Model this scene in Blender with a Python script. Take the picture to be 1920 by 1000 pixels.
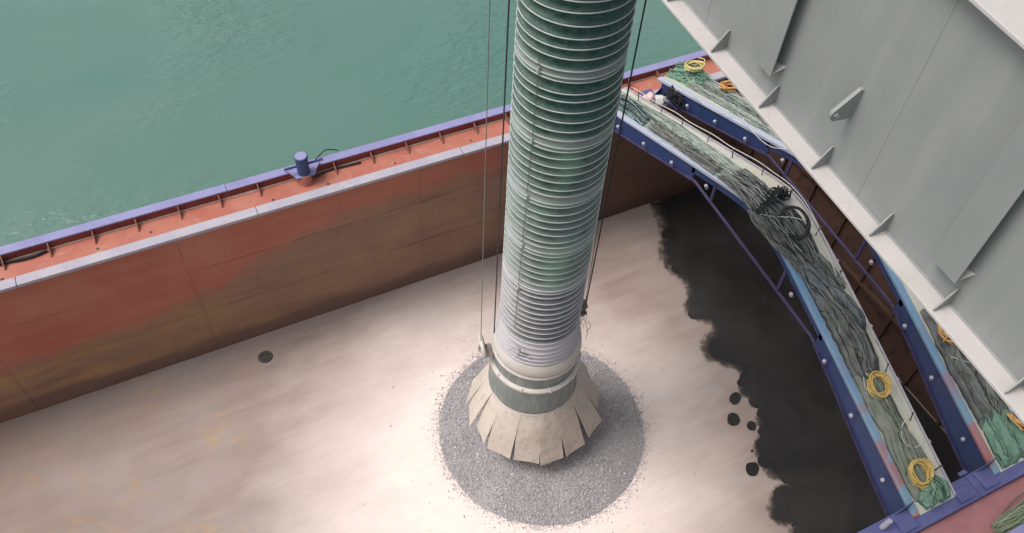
import bpy, math, random
import numpy as np
from mathutils import Matrix, Vector, noise

random.seed(7)
rng = np.random.default_rng(7)
for o in list(bpy.data.objects):
    bpy.data.objects.remove(o, do_unlink=True)
scene = bpy.context.scene
COL = scene.collection
PI = math.pi

# ------------------------------------------------------------------ camera
RW = [[0.8998030778572883, -0.31127046865818075, 0.30572065095421236],
      [-0.4341137769804603, -0.7087428517485396, 0.5560834458344421],
      [0.043584971197765485, -0.6330831425939757, -0.7728557982243685]]
cam = bpy.data.cameras.new('camera')
cam_o = bpy.data.objects.new('camera', cam)
COL.objects.link(cam_o)
m = Matrix(((RW[0][0], -RW[0][1], -RW[0][2], 0),
            (RW[1][0], -RW[1][1], -RW[1][2], 0),
            (RW[2][0], -RW[2][1], -RW[2][2], 20.0),
            (0, 0, 0, 1)))
cam_o.matrix_world = m
cam.sensor_width = 36
cam.lens = 1577.46 / 1920 * 36
cam.clip_start = 0.1
cam.clip_end = 6000
scene.camera = cam_o

# ------------------------------------------------------------------ sky and sun (bright overcast)
SUN_EL, SUN_AZ = math.radians(60), math.radians(288)   # azimuth measured from +Y, clockwise
world = bpy.data.worlds.new('World')
scene.world = world
world.use_nodes = True
wn, wl = world.node_tree.nodes, world.node_tree.links
wn.clear()
sky = wn.new('ShaderNodeTexSky')
sky.sky_type = 'NISHITA'
sky.sun_disc = False
sky.sun_elevation = SUN_EL
sky.sun_rotation = SUN_AZ
sky.air_density = 1.0
sky.dust_density = 4.0
sky.ozone_density = 1.0
hs = wn.new('ShaderNodeHueSaturation')
hs.inputs['Saturation'].default_value = 0.22
bg = wn.new('ShaderNodeBackground')
bg.inputs['Strength'].default_value = 0.13
wo = wn.new('ShaderNodeOutputWorld')
wl.new(sky.outputs[0], hs.inputs['Color'])
wl.new(hs.outputs[0], bg.inputs['Color'])
wl.new(bg.outputs[0], wo.inputs['Surface'])
sun = bpy.data.lights.new('sun', 'SUN')
sun.energy = 1.5
sun.angle = math.radians(24)
sun.color = (1.0, 0.95, 0.89)
sun_o = bpy.data.objects.new('sun', sun)
COL.objects.link(sun_o)
sd = Vector((math.sin(SUN_AZ) * math.cos(SUN_EL), math.cos(SUN_AZ) * math.cos(SUN_EL), math.sin(SUN_EL)))
sun_o.rotation_euler = sd.to_track_quat('Z', 'Y').to_euler()
sun_o.location = sd * 60
vs = scene.view_settings
vs.view_transform = 'Standard'
vs.look = 'None'
vs.exposure = 0.42
vs.gamma = 1
vs.use_curve_mapping = False


# ------------------------------------------------------------------ material helpers
class NT:
    def __init__(self, name, rough=0.7, metallic=0.0, spec=0.4):
        self.m = bpy.data.materials.new(name)
        self.m.use_nodes = True
        self.t = self.m.node_tree
        self.n, self.l = self.t.nodes, self.t.links
        self.b = self.n['Principled BSDF']
        self.b.inputs['Roughness'].default_value = rough
        self.b.inputs['Metallic'].default_value = metallic
        self.b.inputs['Specular IOR Level'].default_value = spec
        self.pos = self.n.new('ShaderNodeNewGeometry').outputs['Position']

    def new(self, t):
        return self.n.new(t)

    def mapping(self, scale=(1, 1, 1), loc=(0, 0, 0), rot=(0, 0, 0), src=None):
        mp = self.new('ShaderNodeMapping')
        mp.inputs['Scale'].default_value = scale
        mp.inputs['Location'].default_value = loc
        mp.inputs['Rotation'].default_value = rot
        self.l.new(src or self.pos, mp.inputs['Vector'])
        return mp.outputs[0]

    def noise(self, scale=1.0, detail=4, rough=0.55, stretch=(1, 1, 1), loc=(0, 0, 0), dist=0.0, rot=(0, 0, 0)):
        t = self.new('ShaderNodeTexNoise')
        t.inputs['Scale'].default_value = scale
        t.inputs['Detail'].default_value = detail
        t.inputs['Roughness'].default_value = rough
        t.inputs['Distortion'].default_value = dist
        self.l.new(self.mapping(stretch, loc, rot), t.inputs['Vector'])
        return t.outputs['Fac']

    def ramp(self, fac, stops, interp='LINEAR'):
        r = self.new('ShaderNodeValToRGB')
        r.color_ramp.interpolation = interp
        e = r.color_ramp.elements
        while len(e) < len(stops):
            e.new(0.5)
        for i, (p, c) in enumerate(stops):
            e[i].position = p
            if isinstance(c, (int, float)):
                c = (c, c, c)
            e[i].color = (*c, 1)
        self.l.new(fac, r.inputs['Fac'])
        return r.outputs['Color']

    def math(self, op, a, b=None, c=None, clamp=False):
        q = self.new('ShaderNodeMath')
        q.operation = op
        q.use_clamp = clamp
        for i, v in enumerate((a, b, c)):
            if v is None:
                continue
            if isinstance(v, (int, float)):
                q.inputs[i].default_value = v
            else:
                self.l.new(v, q.inputs[i])
        return q.outputs[0]

    def mix(self, fac, a, b, mode='MIX'):
        q = self.new('ShaderNodeMix')
        q.data_type = 'RGBA'
        q.blend_type = mode
        for sock, v in ((q.inputs['Factor'], fac), (q.inputs[6], a), (q.inputs[7], b)):
            if isinstance(v, (int, float)):
                sock.default_value = v
            elif isinstance(v, (tuple, list)):
                sock.default_value = (*v, 1)
            else:
                self.l.new(v, sock)
        return q.outputs[2]

    def sep(self):
        s = self.new('ShaderNodeSeparateXYZ')
        self.l.new(self.pos, s.inputs[0])
        return s.outputs

    def attr(self, name):
        a = self.new('ShaderNodeAttribute')
        a.attribute_name = name
        return a

    def color(self, c):
        if isinstance(c, (tuple, list)):
            self.b.inputs['Base Color'].default_value = (*c, 1)
        else:
            self.l.new(c, self.b.inputs['Base Color'])
        return self

    def rough(self, r):
        self.l.new(r, self.b.inputs['Roughness'])
        return self

    def bump(self, h, strength=0.3, dist=0.02):
        q = self.new('ShaderNodeBump')
        q.inputs['Strength'].default_value = strength
        q.inputs['Distance'].default_value = dist
        self.l.new(h, q.inputs['Height'])
        self.l.new(q.outputs[0], self.b.inputs['Normal'])
        return self


def paint(name, base, dark, wear=None, scale=3.0, rough=0.6, wear_at=0.62, fine=14.0, bump=0.12, spec=0.35):
    """painted steel: base tone with large patches of a second tone, worn specks of a third"""
    t = NT(name, rough, spec=spec)
    n1 = t.noise(scale, 5)
    c = t.mix(t.ramp(n1, [(0.35, 0.0), (0.7, 1.0)]), base, dark)
    if wear:
        n2 = t.noise(fine, 6, 0.65)
        c = t.mix(t.ramp(n2, [(wear_at, 0.0), (wear_at + 0.08, 1.0)]), c, wear)
    t.color(c)
    t.bump(t.noise(fine * 1.5, 4), bump, 0.01)
    return t.m


M = {}
# sea
t = NT('sea_water', 0.22, spec=0.5)
n1 = t.noise(0.05, 3, 0.5, stretch=(1, 1.6, 1), dist=0.6)
c = t.mix(t.ramp(n1, [(0.3, 0.0), (0.7, 1.0)]), (0.066, 0.166, 0.132), (0.108, 0.182, 0.153))
t.color(c)
r1 = t.noise(1.0, 3, 0.55, stretch=(1.0, 2.2, 1), dist=0.8, rot=(0, 0, 0.35))
r2 = t.noise(3.4, 3, 0.5, stretch=(1.0, 1.9, 1), dist=0.4, rot=(0, 0, 0.35))
msk = t.ramp(t.noise(0.085, 2, 0.5, loc=(1.2, 0.5, 0)), [(0.46, 0.10), (0.62, 1.3)])
h = t.math('ADD', r1, t.math('MULTIPLY', r2, 0.3))
t.bump(t.math('MULTIPLY', h, msk), 0.42, 0.35)
M['sea'] = t.m

# hold side wall : red-oxide paint, rubbed brown below the cargo line, darker foot
t = NT('hold_wall_paint', 0.62, spec=0.35)
x, y, z = t.sep()
hz = t.new('ShaderNodeFloatCurve')
# cargo line height along X (rises to the right) : map x -8..16 -> 0..1
xm = t.math('MULTIPLY_ADD', x, 1 / 24.0, 8 / 24.0, clamp=True)
cur = hz.mapping.curves[0]
cp = [(0.0, 0.36), (0.22, 0.42), (0.30, 0.46), (0.355, 0.56), (0.41, 0.67), (0.46, 0.715), (0.55, 0.735), (0.66, 0.72), (1.0, 0.80)]
while len(cur.points) < len(cp):
    cur.points.new(0.5, 0.5)
for i, (a, b_) in enumerate(cp):
    cur.points[i].location = (a, b_)
hz.mapping.update()
t.l.new(xm, hz.inputs['Value'])
zn = t.math('MULTIPLY', z, 0.2)
jag = t.math('MULTIPLY_ADD', t.noise(0.9, 7, 0.65, stretch=(1, 1, 3)), 0.30, -0.15)
d = t.math('SUBTRACT', t.math('ADD', hz.outputs[0], jag), zn)
low = t.ramp(t.math('MULTIPLY_ADD', d, 4.0, 0.5, clamp=True), [(0.22, 0.0), (0.50, 0.7), (0.80, 1.0)])
streak = t.noise(1.1, 7, 0.62, stretch=(0.35, 1, 5.0))
up = t.mix(t.ramp(streak, [(0.3, 0.0), (0.7, 1.0)]), (0.370, 0.098, 0.066), (0.415, 0.150, 0.100))
up = t.mix(t.ramp(t.noise(0.5, 5, 0.6), [(0.42, 0.0), (0.70, 0.8)]), up, (0.410, 0.180, 0.115))
lo = t.mix(t.ramp(streak, [(0.3, 0.0), (0.72, 1.0)]), (0.205, 0.115, 0.085), (0.305, 0.180, 0.130))
lo = t.mix(t.ramp(t.noise(0.75, 5, 0.6, loc=(4, 2, 1)), [(0.46, 0.0), (0.68, 0.55)]), lo, (0.310, 0.195, 0.098))
c = t.mix(low, up, lo)
ochl = t.math('MULTIPLY', t.ramp(t.math('MULTIPLY_ADD', x, -0.12, 0.25, clamp=True), [(0.1, 0.0), (0.8, 1.0)]), t.ramp(t.noise(0.8, 6, 0.62, stretch=(0.6, 1, 1.6), loc=(9, 0, 4)), [(0.42, 0.0), (0.64, 0.75)]))
c = t.mix(t.math('MULTIPLY', ochl, low), c, (0.40, 0.235, 0.095))
foot = t.math('MULTIPLY_ADD', t.noise(1.2, 5, 0.6, stretch=(0.4, 1, 1)), 0.7, 0.25)
fm = t.ramp(t.math('SUBTRACT', foot, z), [(0.0, 0.0), (0.22, 0.8)])
c = t.mix(fm, c, (0.145, 0.088, 0.074))
shade_and_damp = t.ramp(t.math('ADD', t.math('MULTIPLY', x, 0.1), t.math('MULTIPLY_ADD', t.noise(0.5, 5, 0.6), 0.5, -0.25)), [(0.70, 0.0), (1.15, 0.75)])  # shade below girder and spout put into the wall colour, deepening along X
c = t.mix(shade_and_damp, c, (0.080, 0.045, 0.035))
scr = t.noise(2.4, 8, 0.75, stretch=(0.22, 1, 9.0), loc=(0, 0, 3))
c = t.mix(t.ramp(scr, [(0.63, 0.0), (0.69, 0.55)]), c, (0.42, 0.29, 0.21))
drip = t.noise(2.2, 5, 0.6, stretch=(3.0, 1, 0.25))
c = t.mix(t.ramp(drip, [(0.58, 0.0), (0.74, 0.28)]), c, (0.17, 0.082, 0.05))
t.color(c)
t.rough(t.ramp(streak, [(0.2, 0.5), (0.8, 0.75)]))
t.bump(t.math('ADD', t.noise(0.6, 3), t.math('MULTIPLY', t.noise(12, 5), 0.15)), 0.35, 0.05)
M['wall'] = t.m

# hold floor : scraped pinkish steel, ochre stains, a paler patch around the spout
t = NT('hold_floor_steel', 0.6, spec=0.4)
x, y, z = t.sep()
st = t.noise(0.8, 7, 0.65, stretch=(0.4, 3.2, 1))
st2 = t.noise(2.5, 6, 0.7, stretch=(0.25, 5.0, 1), rot=(0, 0, 0.08))
c = t.mix(t.ramp(st, [(0.28, 0.0), (0.72, 1.0)]), (0.250, 0.190, 0.168), (0.345, 0.270, 0.240))
c = t.mix(t.ramp(st2, [(0.52, 0.0), (0.74, 0.45)]), c, (0.205, 0.160, 0.146))
c = t.mix(t.ramp(t.noise(0.33, 4, 0.6, loc=(3, 8, 0)), [(0.45, 0.0), (0.7, 0.55)]), c, (0.33, 0.30, 0.285))
oc = t.noise(0.55, 5, 0.62, stretch=(1.0, 1.0, 1), loc=(0.35, 0.1, 0))
oc2 = t.noise(2.6, 5, 0.65, stretch=(1.0, 1.3, 1))
ocm = t.math('MULTIPLY', t.ramp(oc, [(0.50, 0.0), (0.62, 1.0)]), t.ramp(oc2, [(0.46, 0.0), (0.66, 0.65)]))
left = t.ramp(t.math('MULTIPLY_ADD', x, -0.2, 0.1, clamp=True), [(0.0, 0.0), (0.5, 1.0)])
c = t.mix(t.math('MULTIPLY', ocm, left), c, (0.45, 0.28, 0.12))
dk = t.ramp(t.math('ADD', t.math('MULTIPLY', x, -0.1), t.math('MULTIPLY_ADD', t.noise(0.5, 5, 0.6, loc=(1, 6, 0)), 0.8, -0.3)), [(0.25, 0.0), (0.85, 0.6)])
c = t.mix(dk, c, (0.205, 0.148, 0.122))
# noise-edged pale patch around the spout, fading outwards
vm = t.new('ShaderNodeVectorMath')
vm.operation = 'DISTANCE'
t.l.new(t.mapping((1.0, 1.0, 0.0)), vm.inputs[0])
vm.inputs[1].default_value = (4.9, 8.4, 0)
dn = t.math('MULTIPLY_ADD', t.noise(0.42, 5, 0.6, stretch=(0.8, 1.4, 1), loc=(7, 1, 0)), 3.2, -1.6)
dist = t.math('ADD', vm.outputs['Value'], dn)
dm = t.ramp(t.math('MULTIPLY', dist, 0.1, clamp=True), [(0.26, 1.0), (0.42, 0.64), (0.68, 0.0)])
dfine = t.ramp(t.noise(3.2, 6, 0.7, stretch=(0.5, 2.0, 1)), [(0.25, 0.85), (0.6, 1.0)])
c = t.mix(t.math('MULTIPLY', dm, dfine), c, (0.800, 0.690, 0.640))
scr = t.noise(3.0, 8, 0.75, stretch=(0.2, 8.0, 1), rot=(0, 0, -0.05), loc=(5, 5, 0))
c = t.mix(t.ramp(scr, [(0.67, 0.0), (0.71, 0.5)]), c, (0.17, 0.135, 0.125))
scr2 = t.noise(7.0, 6, 0.8, stretch=(0.12, 6.0, 1), rot=(0, 0, 0.35), loc=(2, 9, 0))
c = t.mix(t.ramp(scr2, [(0.66, 0.0), (0.69, 0.35)]), c, (0.52, 0.44, 0.40))
spk = t.noise(19, 3, 0.6)
c = t.mix(t.ramp(spk, [(0.70, 0.0), (0.74, 0.5)]), c, (0.19, 0.13, 0.105))
t.color(c)
t.bump(t.math('ADD', t.noise(0.7, 3), t.math('MULTIPLY', st2, 0.2)), 0.25, 0.04)
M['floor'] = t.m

# decks
t = NT('deck_red_paint', 0.65, spec=0.35)
n1 = t.noise(1.2, 6, 0.6)
c = t.mix(t.ramp(n1, [(0.3, 0.0), (0.7, 1.0)]), (0.36, 0.110, 0.078), (0.44, 0.172, 0.122))
c = t.mix(t.ramp(t.noise(2.5, 6, 0.7, loc=(2, 2, 2)), [(0.56, 0.0), (0.72, 0.65)]), c, (0.46, 0.27, 0.21))
c = t.mix(t.ramp(t.noise(6, 6, 0.7), [(0.62, 0.0), (0.72, 0.5)]), c, (0.22, 0.07, 0.05))
t.color(c)
t.bump(t.noise(9, 5), 0.15, 0.01)
M['deck'] = t.m
t = NT('deck_pink_paint', 0.65, spec=0.35)
c = t.mix(t.ramp(t.noise(1.6, 6, 0.6), [(0.3, 0.0), (0.7, 1.0)]), (0.30, 0.115, 0.125), (0.36, 0.175, 0.180))
c = t.mix(t.ramp(t.noise(5, 6, 0.7), [(0.6, 0.0), (0.75, 0.5)]), c, (0.22, 0.10, 0.10))
t.color(c)
M['deck_near'] = t.m
M['rail_dark'] = paint('rail_dark_red', (0.155, 0.028, 0.024), (0.235, 0.060, 0.045), (0.26, 0.13, 0.09), 2.0)
M['rail_cap'] = paint('rail_cap_lilac', (0.255, 0.245, 0.43), (0.20, 0.19, 0.37), (0.36, 0.33, 0.42), 1.3, wear_at=0.6)
M['coaming'] = paint('coaming_pale_lilac', (0.345, 0.325, 0.395), (0.42, 0.39, 0.42), (0.36, 0.25, 0.23), 1.4, wear_at=0.58)
M['bracket'] = paint('bracket_brown', (0.20, 0.080, 0.055), (0.27, 0.13, 0.09), (0.36, 0.22, 0.16), 6.0)
M['grit'] = paint('grit_pale', (0.52, 0.44, 0.36), (0.40, 0.32, 0.26), None, 9.0, rough=0.95)
M['navy'] = paint('navy_paint', (0.030, 0.048, 0.140), (0.045, 0.070, 0.175), (0.13, 0.15, 0.25), 3.0, rough=0.45)
M['purple'] = paint('purple_blue_paint', (0.075, 0.080, 0.200), (0.105, 0.112, 0.25), (0.19, 0.19, 0.29), 3.0, rough=0.5)
M['chord'] = paint('chord_dull_purple', (0.040, 0.032, 0.085), (0.060, 0.050, 0.120), (0.10, 0.08, 0.13), 3.0)
M['beam_blue'] = paint('beam_blue_paint', (0.018, 0.042, 0.125), (0.030, 0.046, 0.125), (0.09, 0.10, 0.17), 1.6, rough=0.5, wear_at=0.64)
M['cream'] = paint('cream_plate', (0.46, 0.47, 0.43), (0.50, 0.465, 0.36), (0.33, 0.24, 0.16), 0.9, wear_at=0.66, fine=9)
t = NT('pale_blue_edge', 0.5, spec=0.4)
x, y, z = t.sep()
c = t.mix(t.ramp(t.noise(0.8, 4, 0.6), [(0.35, 0.0), (0.65, 1.0)]), (0.105, 0.215, 0.37), (0.185, 0.285, 0.40))
nearm = t.ramp(t.math('MULTIPLY', y, 0.1, clamp=True), [(0.24, 1.0), (0.56, 0.0)])
redm = t.ramp(t.noise(1.7, 2, 0.4, loc=(1.0, 0.35, 0)), [(0.47, 0.0), (0.55, 1.0)])
farm = t.ramp(t.math('MULTIPLY', y, 0.1, clamp=True), [(0.78, 0.0), (0.92, 0.85)])
c = t.mix(farm, c, (0.42, 0.44, 0.52))
c = t.mix(t.math('MULTIPLY', nearm, 0.5), c, (0.175, 0.27, 0.30))
c = t.mix(t.math('MULTIPLY', redm, nearm), c, (0.33, 0.125, 0.12))
c = t.mix(t.ramp(t.noise(11, 6, 0.7), [(0.6, 0.0), (0.7, 0.5)]), c, (0.20, 0.17, 0.17))
t.color(c)
M['edge_blue'] = t.m
M['stud'] = paint('stud_pale', (0.26, 0.25, 0.33), (0.42, 0.40, 0.45), None, 8)
M['pin'] = paint('pin_dark_steel', (0.055, 0.050, 0.055), (0.10, 0.09, 0.09), None, 8)
M['girder'] = None
t = NT('girder_grey_paint', 0.42, spec=0.4)
n1 = t.noise(0.7, 4, 0.5)
c = t.mix(t.ramp(n1, [(0.3, 0.0), (0.7, 1.0)]), (0.232, 0.241, 0.243), (0.268, 0.271, 0.268))
c = t.mix(t.ramp(t.noise(1.1, 5, 0.6, stretch=(3, 3, 0.3), loc=(1, 3, 0)), [(0.50, 0.0), (0.70, 0.6)]), c, (0.315, 0.312, 0.303))
c = t.mix(t.ramp(t.noise(16, 6, 0.7), [(0.66, 0.0), (0.74, 0.35)]), c, (0.17, 0.165, 0.16))
c = t.mix(t.ramp(t.noise(5.0, 6, 0.7, stretch=(2.5, 2.5, 0.2), loc=(8, 1, 0)), [(0.62, 0.0), (0.74, 0.4)]), c, (0.20, 0.165, 0.135))
t.color(c)
t.rough(t.ramp(t.noise(3, 4), [(0.3, 0.42), (0.7, 0.6)]))
t.bump(t.math('ADD', t.noise(0.9, 2), t.math('MULTIPLY', t.noise(60, 3), 0.04)), 0.12, 0.03)
M['girder'] = t.m
t = NT('girder_flange_pale', 0.6, spec=0.35)
c = t.mix(t.ramp(t.noise(2.2, 5, 0.6), [(0.3, 0.0), (0.7, 1.0)]), (0.45, 0.428, 0.41), (0.52, 0.475, 0.465))
c = t.mix(t.ramp(t.noise(9, 6, 0.72), [(0.58, 0.0), (0.72, 0.6)]), c, (0.38, 0.335, 0.30))
c = t.mix(t.ramp(t.noise(26, 6, 0.7), [(0.68, 0.0), (0.74, 0.7)]), c, (0.30, 0.26, 0.23))
t.color(c)
t.bump(t.noise(30, 4), 0.2, 0.004)
M['flange'] = t.m
# spout
t = NT('spout_fabric', 0.75, spec=0.25)
col = t.attr('Col').outputs['Color']
n = t.noise(9, 5, 0.65, stretch=(1, 1, 2.0))
c = t.mix(t.ramp(n, [(0.45, 0.0), (0.80, 0.22)]), col, (0.40, 0.42, 0.40))
t.color(c)
t.bump(t.noise(22, 4, stretch=(1, 1, 3)), 0.35, 0.012)
M['fabric'] = t.m
M['ring'] = paint('ring_dusty_wire', (0.36, 0.42, 0.395), (0.45, 0.47, 0.45), (0.22, 0.30, 0.27), 6, rough=0.6)
M['ring_low'] = paint('ring_dusty_wire_pale', (0.46, 0.445, 0.46), (0.54, 0.52, 0.52), (0.32, 0.31, 0.33), 6, rough=0.7)
t = NT('drum_grey_green', 0.5, spec=0.4)
x, y, z = t.sep()
c = t.mix(t.ramp(t.noise(2.6, 5, 0.6), [(0.3, 0.0), (0.7, 1.0)]), (0.155, 0.185, 0.180), (0.225, 0.250, 0.240))
c = t.mix(t.ramp(t.noise(3.0, 5, 0.6, stretch=(3, 3, 0.5)), [(0.50, 0.0), (0.72, 0.5)]), c, (0.42, 0.40, 0.36))
ed = t.math('SUBTRACT', t.math('MULTIPLY_ADD', t.noise(4.0, 5, 0.65), 0.34, 2.40), z)
c = t.mix(t.ramp(ed, [(0.0, 0.0), (0.03, 1.0)]), c, (0.66, 0.60, 0.53))
t.color(c)
M['drum'] = t.m
M['collar'] = paint('collar_dusty_cream', (0.54, 0.505, 0.45), (0.60, 0.565, 0.53), (0.38, 0.345, 0.30), 2.5, rough=0.8, wear_at=0.63)
t = NT('flap_rubber_cream', 0.8, spec=0.2)
c = t.mix(t.ramp(t.noise(2.2, 5, 0.6), [(0.3, 0.0), (0.7, 1.0)]), (0.54, 0.475, 0.405), (0.62, 0.555, 0.49))
c = t.mix(t.ramp(t.noise(3.4, 5, 0.65, loc=(3, 1, 2)), [(0.55, 0.0), (0.75, 0.6)]), c, (0.40, 0.355, 0.305))
c = t.mix(t.ramp(t.noise(5.5, 6, 0.7, stretch=(2, 2, 0.5), loc=(1, 7, 2)), [(0.56, 0.0), (0.70, 0.55)]), c, (0.30, 0.27, 0.24))
t.color(c)
t.bump(t.noise(5, 4), 0.6, 0.05)
M['flap'] = t.m
M['cable'] = paint('cable_steel_dark', (0.035, 0.038, 0.042), (0.07, 0.065, 0.07), None, 20, rough=0.5)
M['cable_pale'] = paint('cable_steel_dusty', (0.20, 0.19, 0.185), (0.28, 0.25, 0.24), None, 12, rough=0.6)
M['wire'] = paint('wire_grey', (0.20, 0.20, 0.24), (0.35, 0.33, 0.36), None, 20)
M['clamp'] = paint('clamp_dark', (0.10, 0.10, 0.07), (0.20, 0.18, 0.13), (0.4, 0.37, 0.32), 9)
# stones
t = NT('gravel_stone', 0.9, spec=0.2)
t.color(t.attr('Col').outputs['Color'])
M['stone'] = t.m
t = NT('gravel_fines', 0.95, spec=0.15)
c = t.ramp(t.noise(38, 3, 0.7), [(0.30, (0.26, 0.245, 0.25)), (0.5, (0.39, 0.37, 0.37)), (0.72, (0.54, 0.51, 0.505))])
t.color(c)
t.bump(t.noise(38, 3, 0.7), 0.8, 0.04)
M['fines'] = t.m
# damp margin round the puddles
t = NT('damp_steel', 0.35, spec=0.4)
wet = t.attr('Col').outputs['Fac']
wn2 = t.math('ADD', wet, t.math('MULTIPLY_ADD', t.noise(4.2, 7, 0.7, loc=(3, 3, 0)), 1.5, -0.75))
t.color(t.mix(t.ramp(wn2, [(0.25, 0.0), (0.75, 1.0)]), (0.130, 0.104, 0.094), (0.026, 0.024, 0.023)))
t.l.new(t.ramp(wn2, [(0.12, 0.0), (0.50, 0.8), (0.85, 1.0)]), t.b.inputs['Alpha'])
M['shade_and_damp'] = t.m
# puddle
t = NT('puddle_dark_water', 0.16, spec=0.3)
c = t.mix(t.ramp(t.noise(0.6, 7, 0.68, dist=0.5), [(0.40, 0.0), (0.74, 1.0)]), (0.0185, 0.0175, 0.0172), (0.040, 0.036, 0.034))
t.color(c)
t.rough(t.ramp(t.noise(0.5, 3), [(0.3, 0.22), (0.7, 0.45)]))
M['puddle'] = t.m
M['drain'] = paint('drain_dark', (0.045, 0.045, 0.040), (0.08, 0.075, 0.065), (0.16, 0.15, 0.13), 12)


def cloth(name, a, b, dark, sc=3.0, weave=True):
    t = NT(name, 0.85, spec=0.2)
    c = t.mix(t.ramp(t.noise(sc, 5, 0.6), [(0.32, 0.0), (0.68, 1.0)]), a, b)
    c = t.mix(t.ramp(t.noise(sc * 3.3, 6, 0.7, stretch=(1.6, 0.5, 1), loc=(4, 1, 2)), [(0.54, 0.0), (0.74, 0.5)]), c, dark)
    t.color(c)
    t.bump(t.noise(26, 4, 0.6), 0.4, 0.02)
    return t.m


M['tarp_grey'] = cloth('tarp_dark_grey', (0.085, 0.090, 0.088), (0.170, 0.175, 0.165), (0.045, 0.048, 0.050))
M['tarp_bluegrey'] = cloth('tarp_blue_grey', (0.090, 0.105, 0.120), (0.165, 0.185, 0.185), (0.030, 0.034, 0.045))
M['tarp_green'] = cloth('tarp_grey_green', (0.130, 0.155, 0.125), (0.205, 0.215, 0.175), (0.080, 0.095, 0.080))
M['net_green'] = cloth('net_sea_green', (0.105, 0.215, 0.160), (0.190, 0.290, 0.225), (0.055, 0.105, 0.080), 6)
M['net_pale'] = cloth('net_pale_green', (0.20, 0.245, 0.21), (0.27, 0.29, 0.26), (0.13, 0.155, 0.135), 4)
t = NT('net_strands', 0.85, spec=0.2)
t.color(t.attr('Col').outputs['Color'])
M['strand'] = t.m
M['rope_yellow'] = paint('rope_yellow', (0.46, 0.31, 0.085), (0.56, 0.40, 0.15), (0.28, 0.19, 0.07), 9, rough=0.85)
M['rope_straw'] = paint('rope_straw', (0.52, 0.43, 0.17), (0.60, 0.52, 0.27), (0.34, 0.27, 0.11), 9, rough=0.85)
M['rope_orange'] = paint('rope_orange', (0.50, 0.245, 0.085), (0.56, 0.34, 0.16), (0.30, 0.15, 0.06), 9, rough=0.85)
M['rope_white'] = paint('rope_off_white', (0.46, 0.45, 0.41), (0.56, 0.54, 0.50), None, 9, rough=0.85)
M['rope_black'] = paint('rope_black', (0.016, 0.017, 0.019), (0.035, 0.035, 0.038), None, 14, rough=0.8)
M['sack_white'] = cloth('sack_white', (0.60, 0.60, 0.62), (0.68, 0.66, 0.66), (0.45, 0.42, 0.44), 5)
M['sack_pink'] = cloth('sack_pink', (0.62, 0.40, 0.40), (0.68, 0.52, 0.52), (0.45, 0.25, 0.27), 6)
M['rust_wall'] = paint('bulkhead_brown', (0.066, 0.034, 0.026), (0.095, 0.050, 0.036), (0.036, 0.022, 0.020), 0.8, wear_at=0.55, fine=3)


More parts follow.
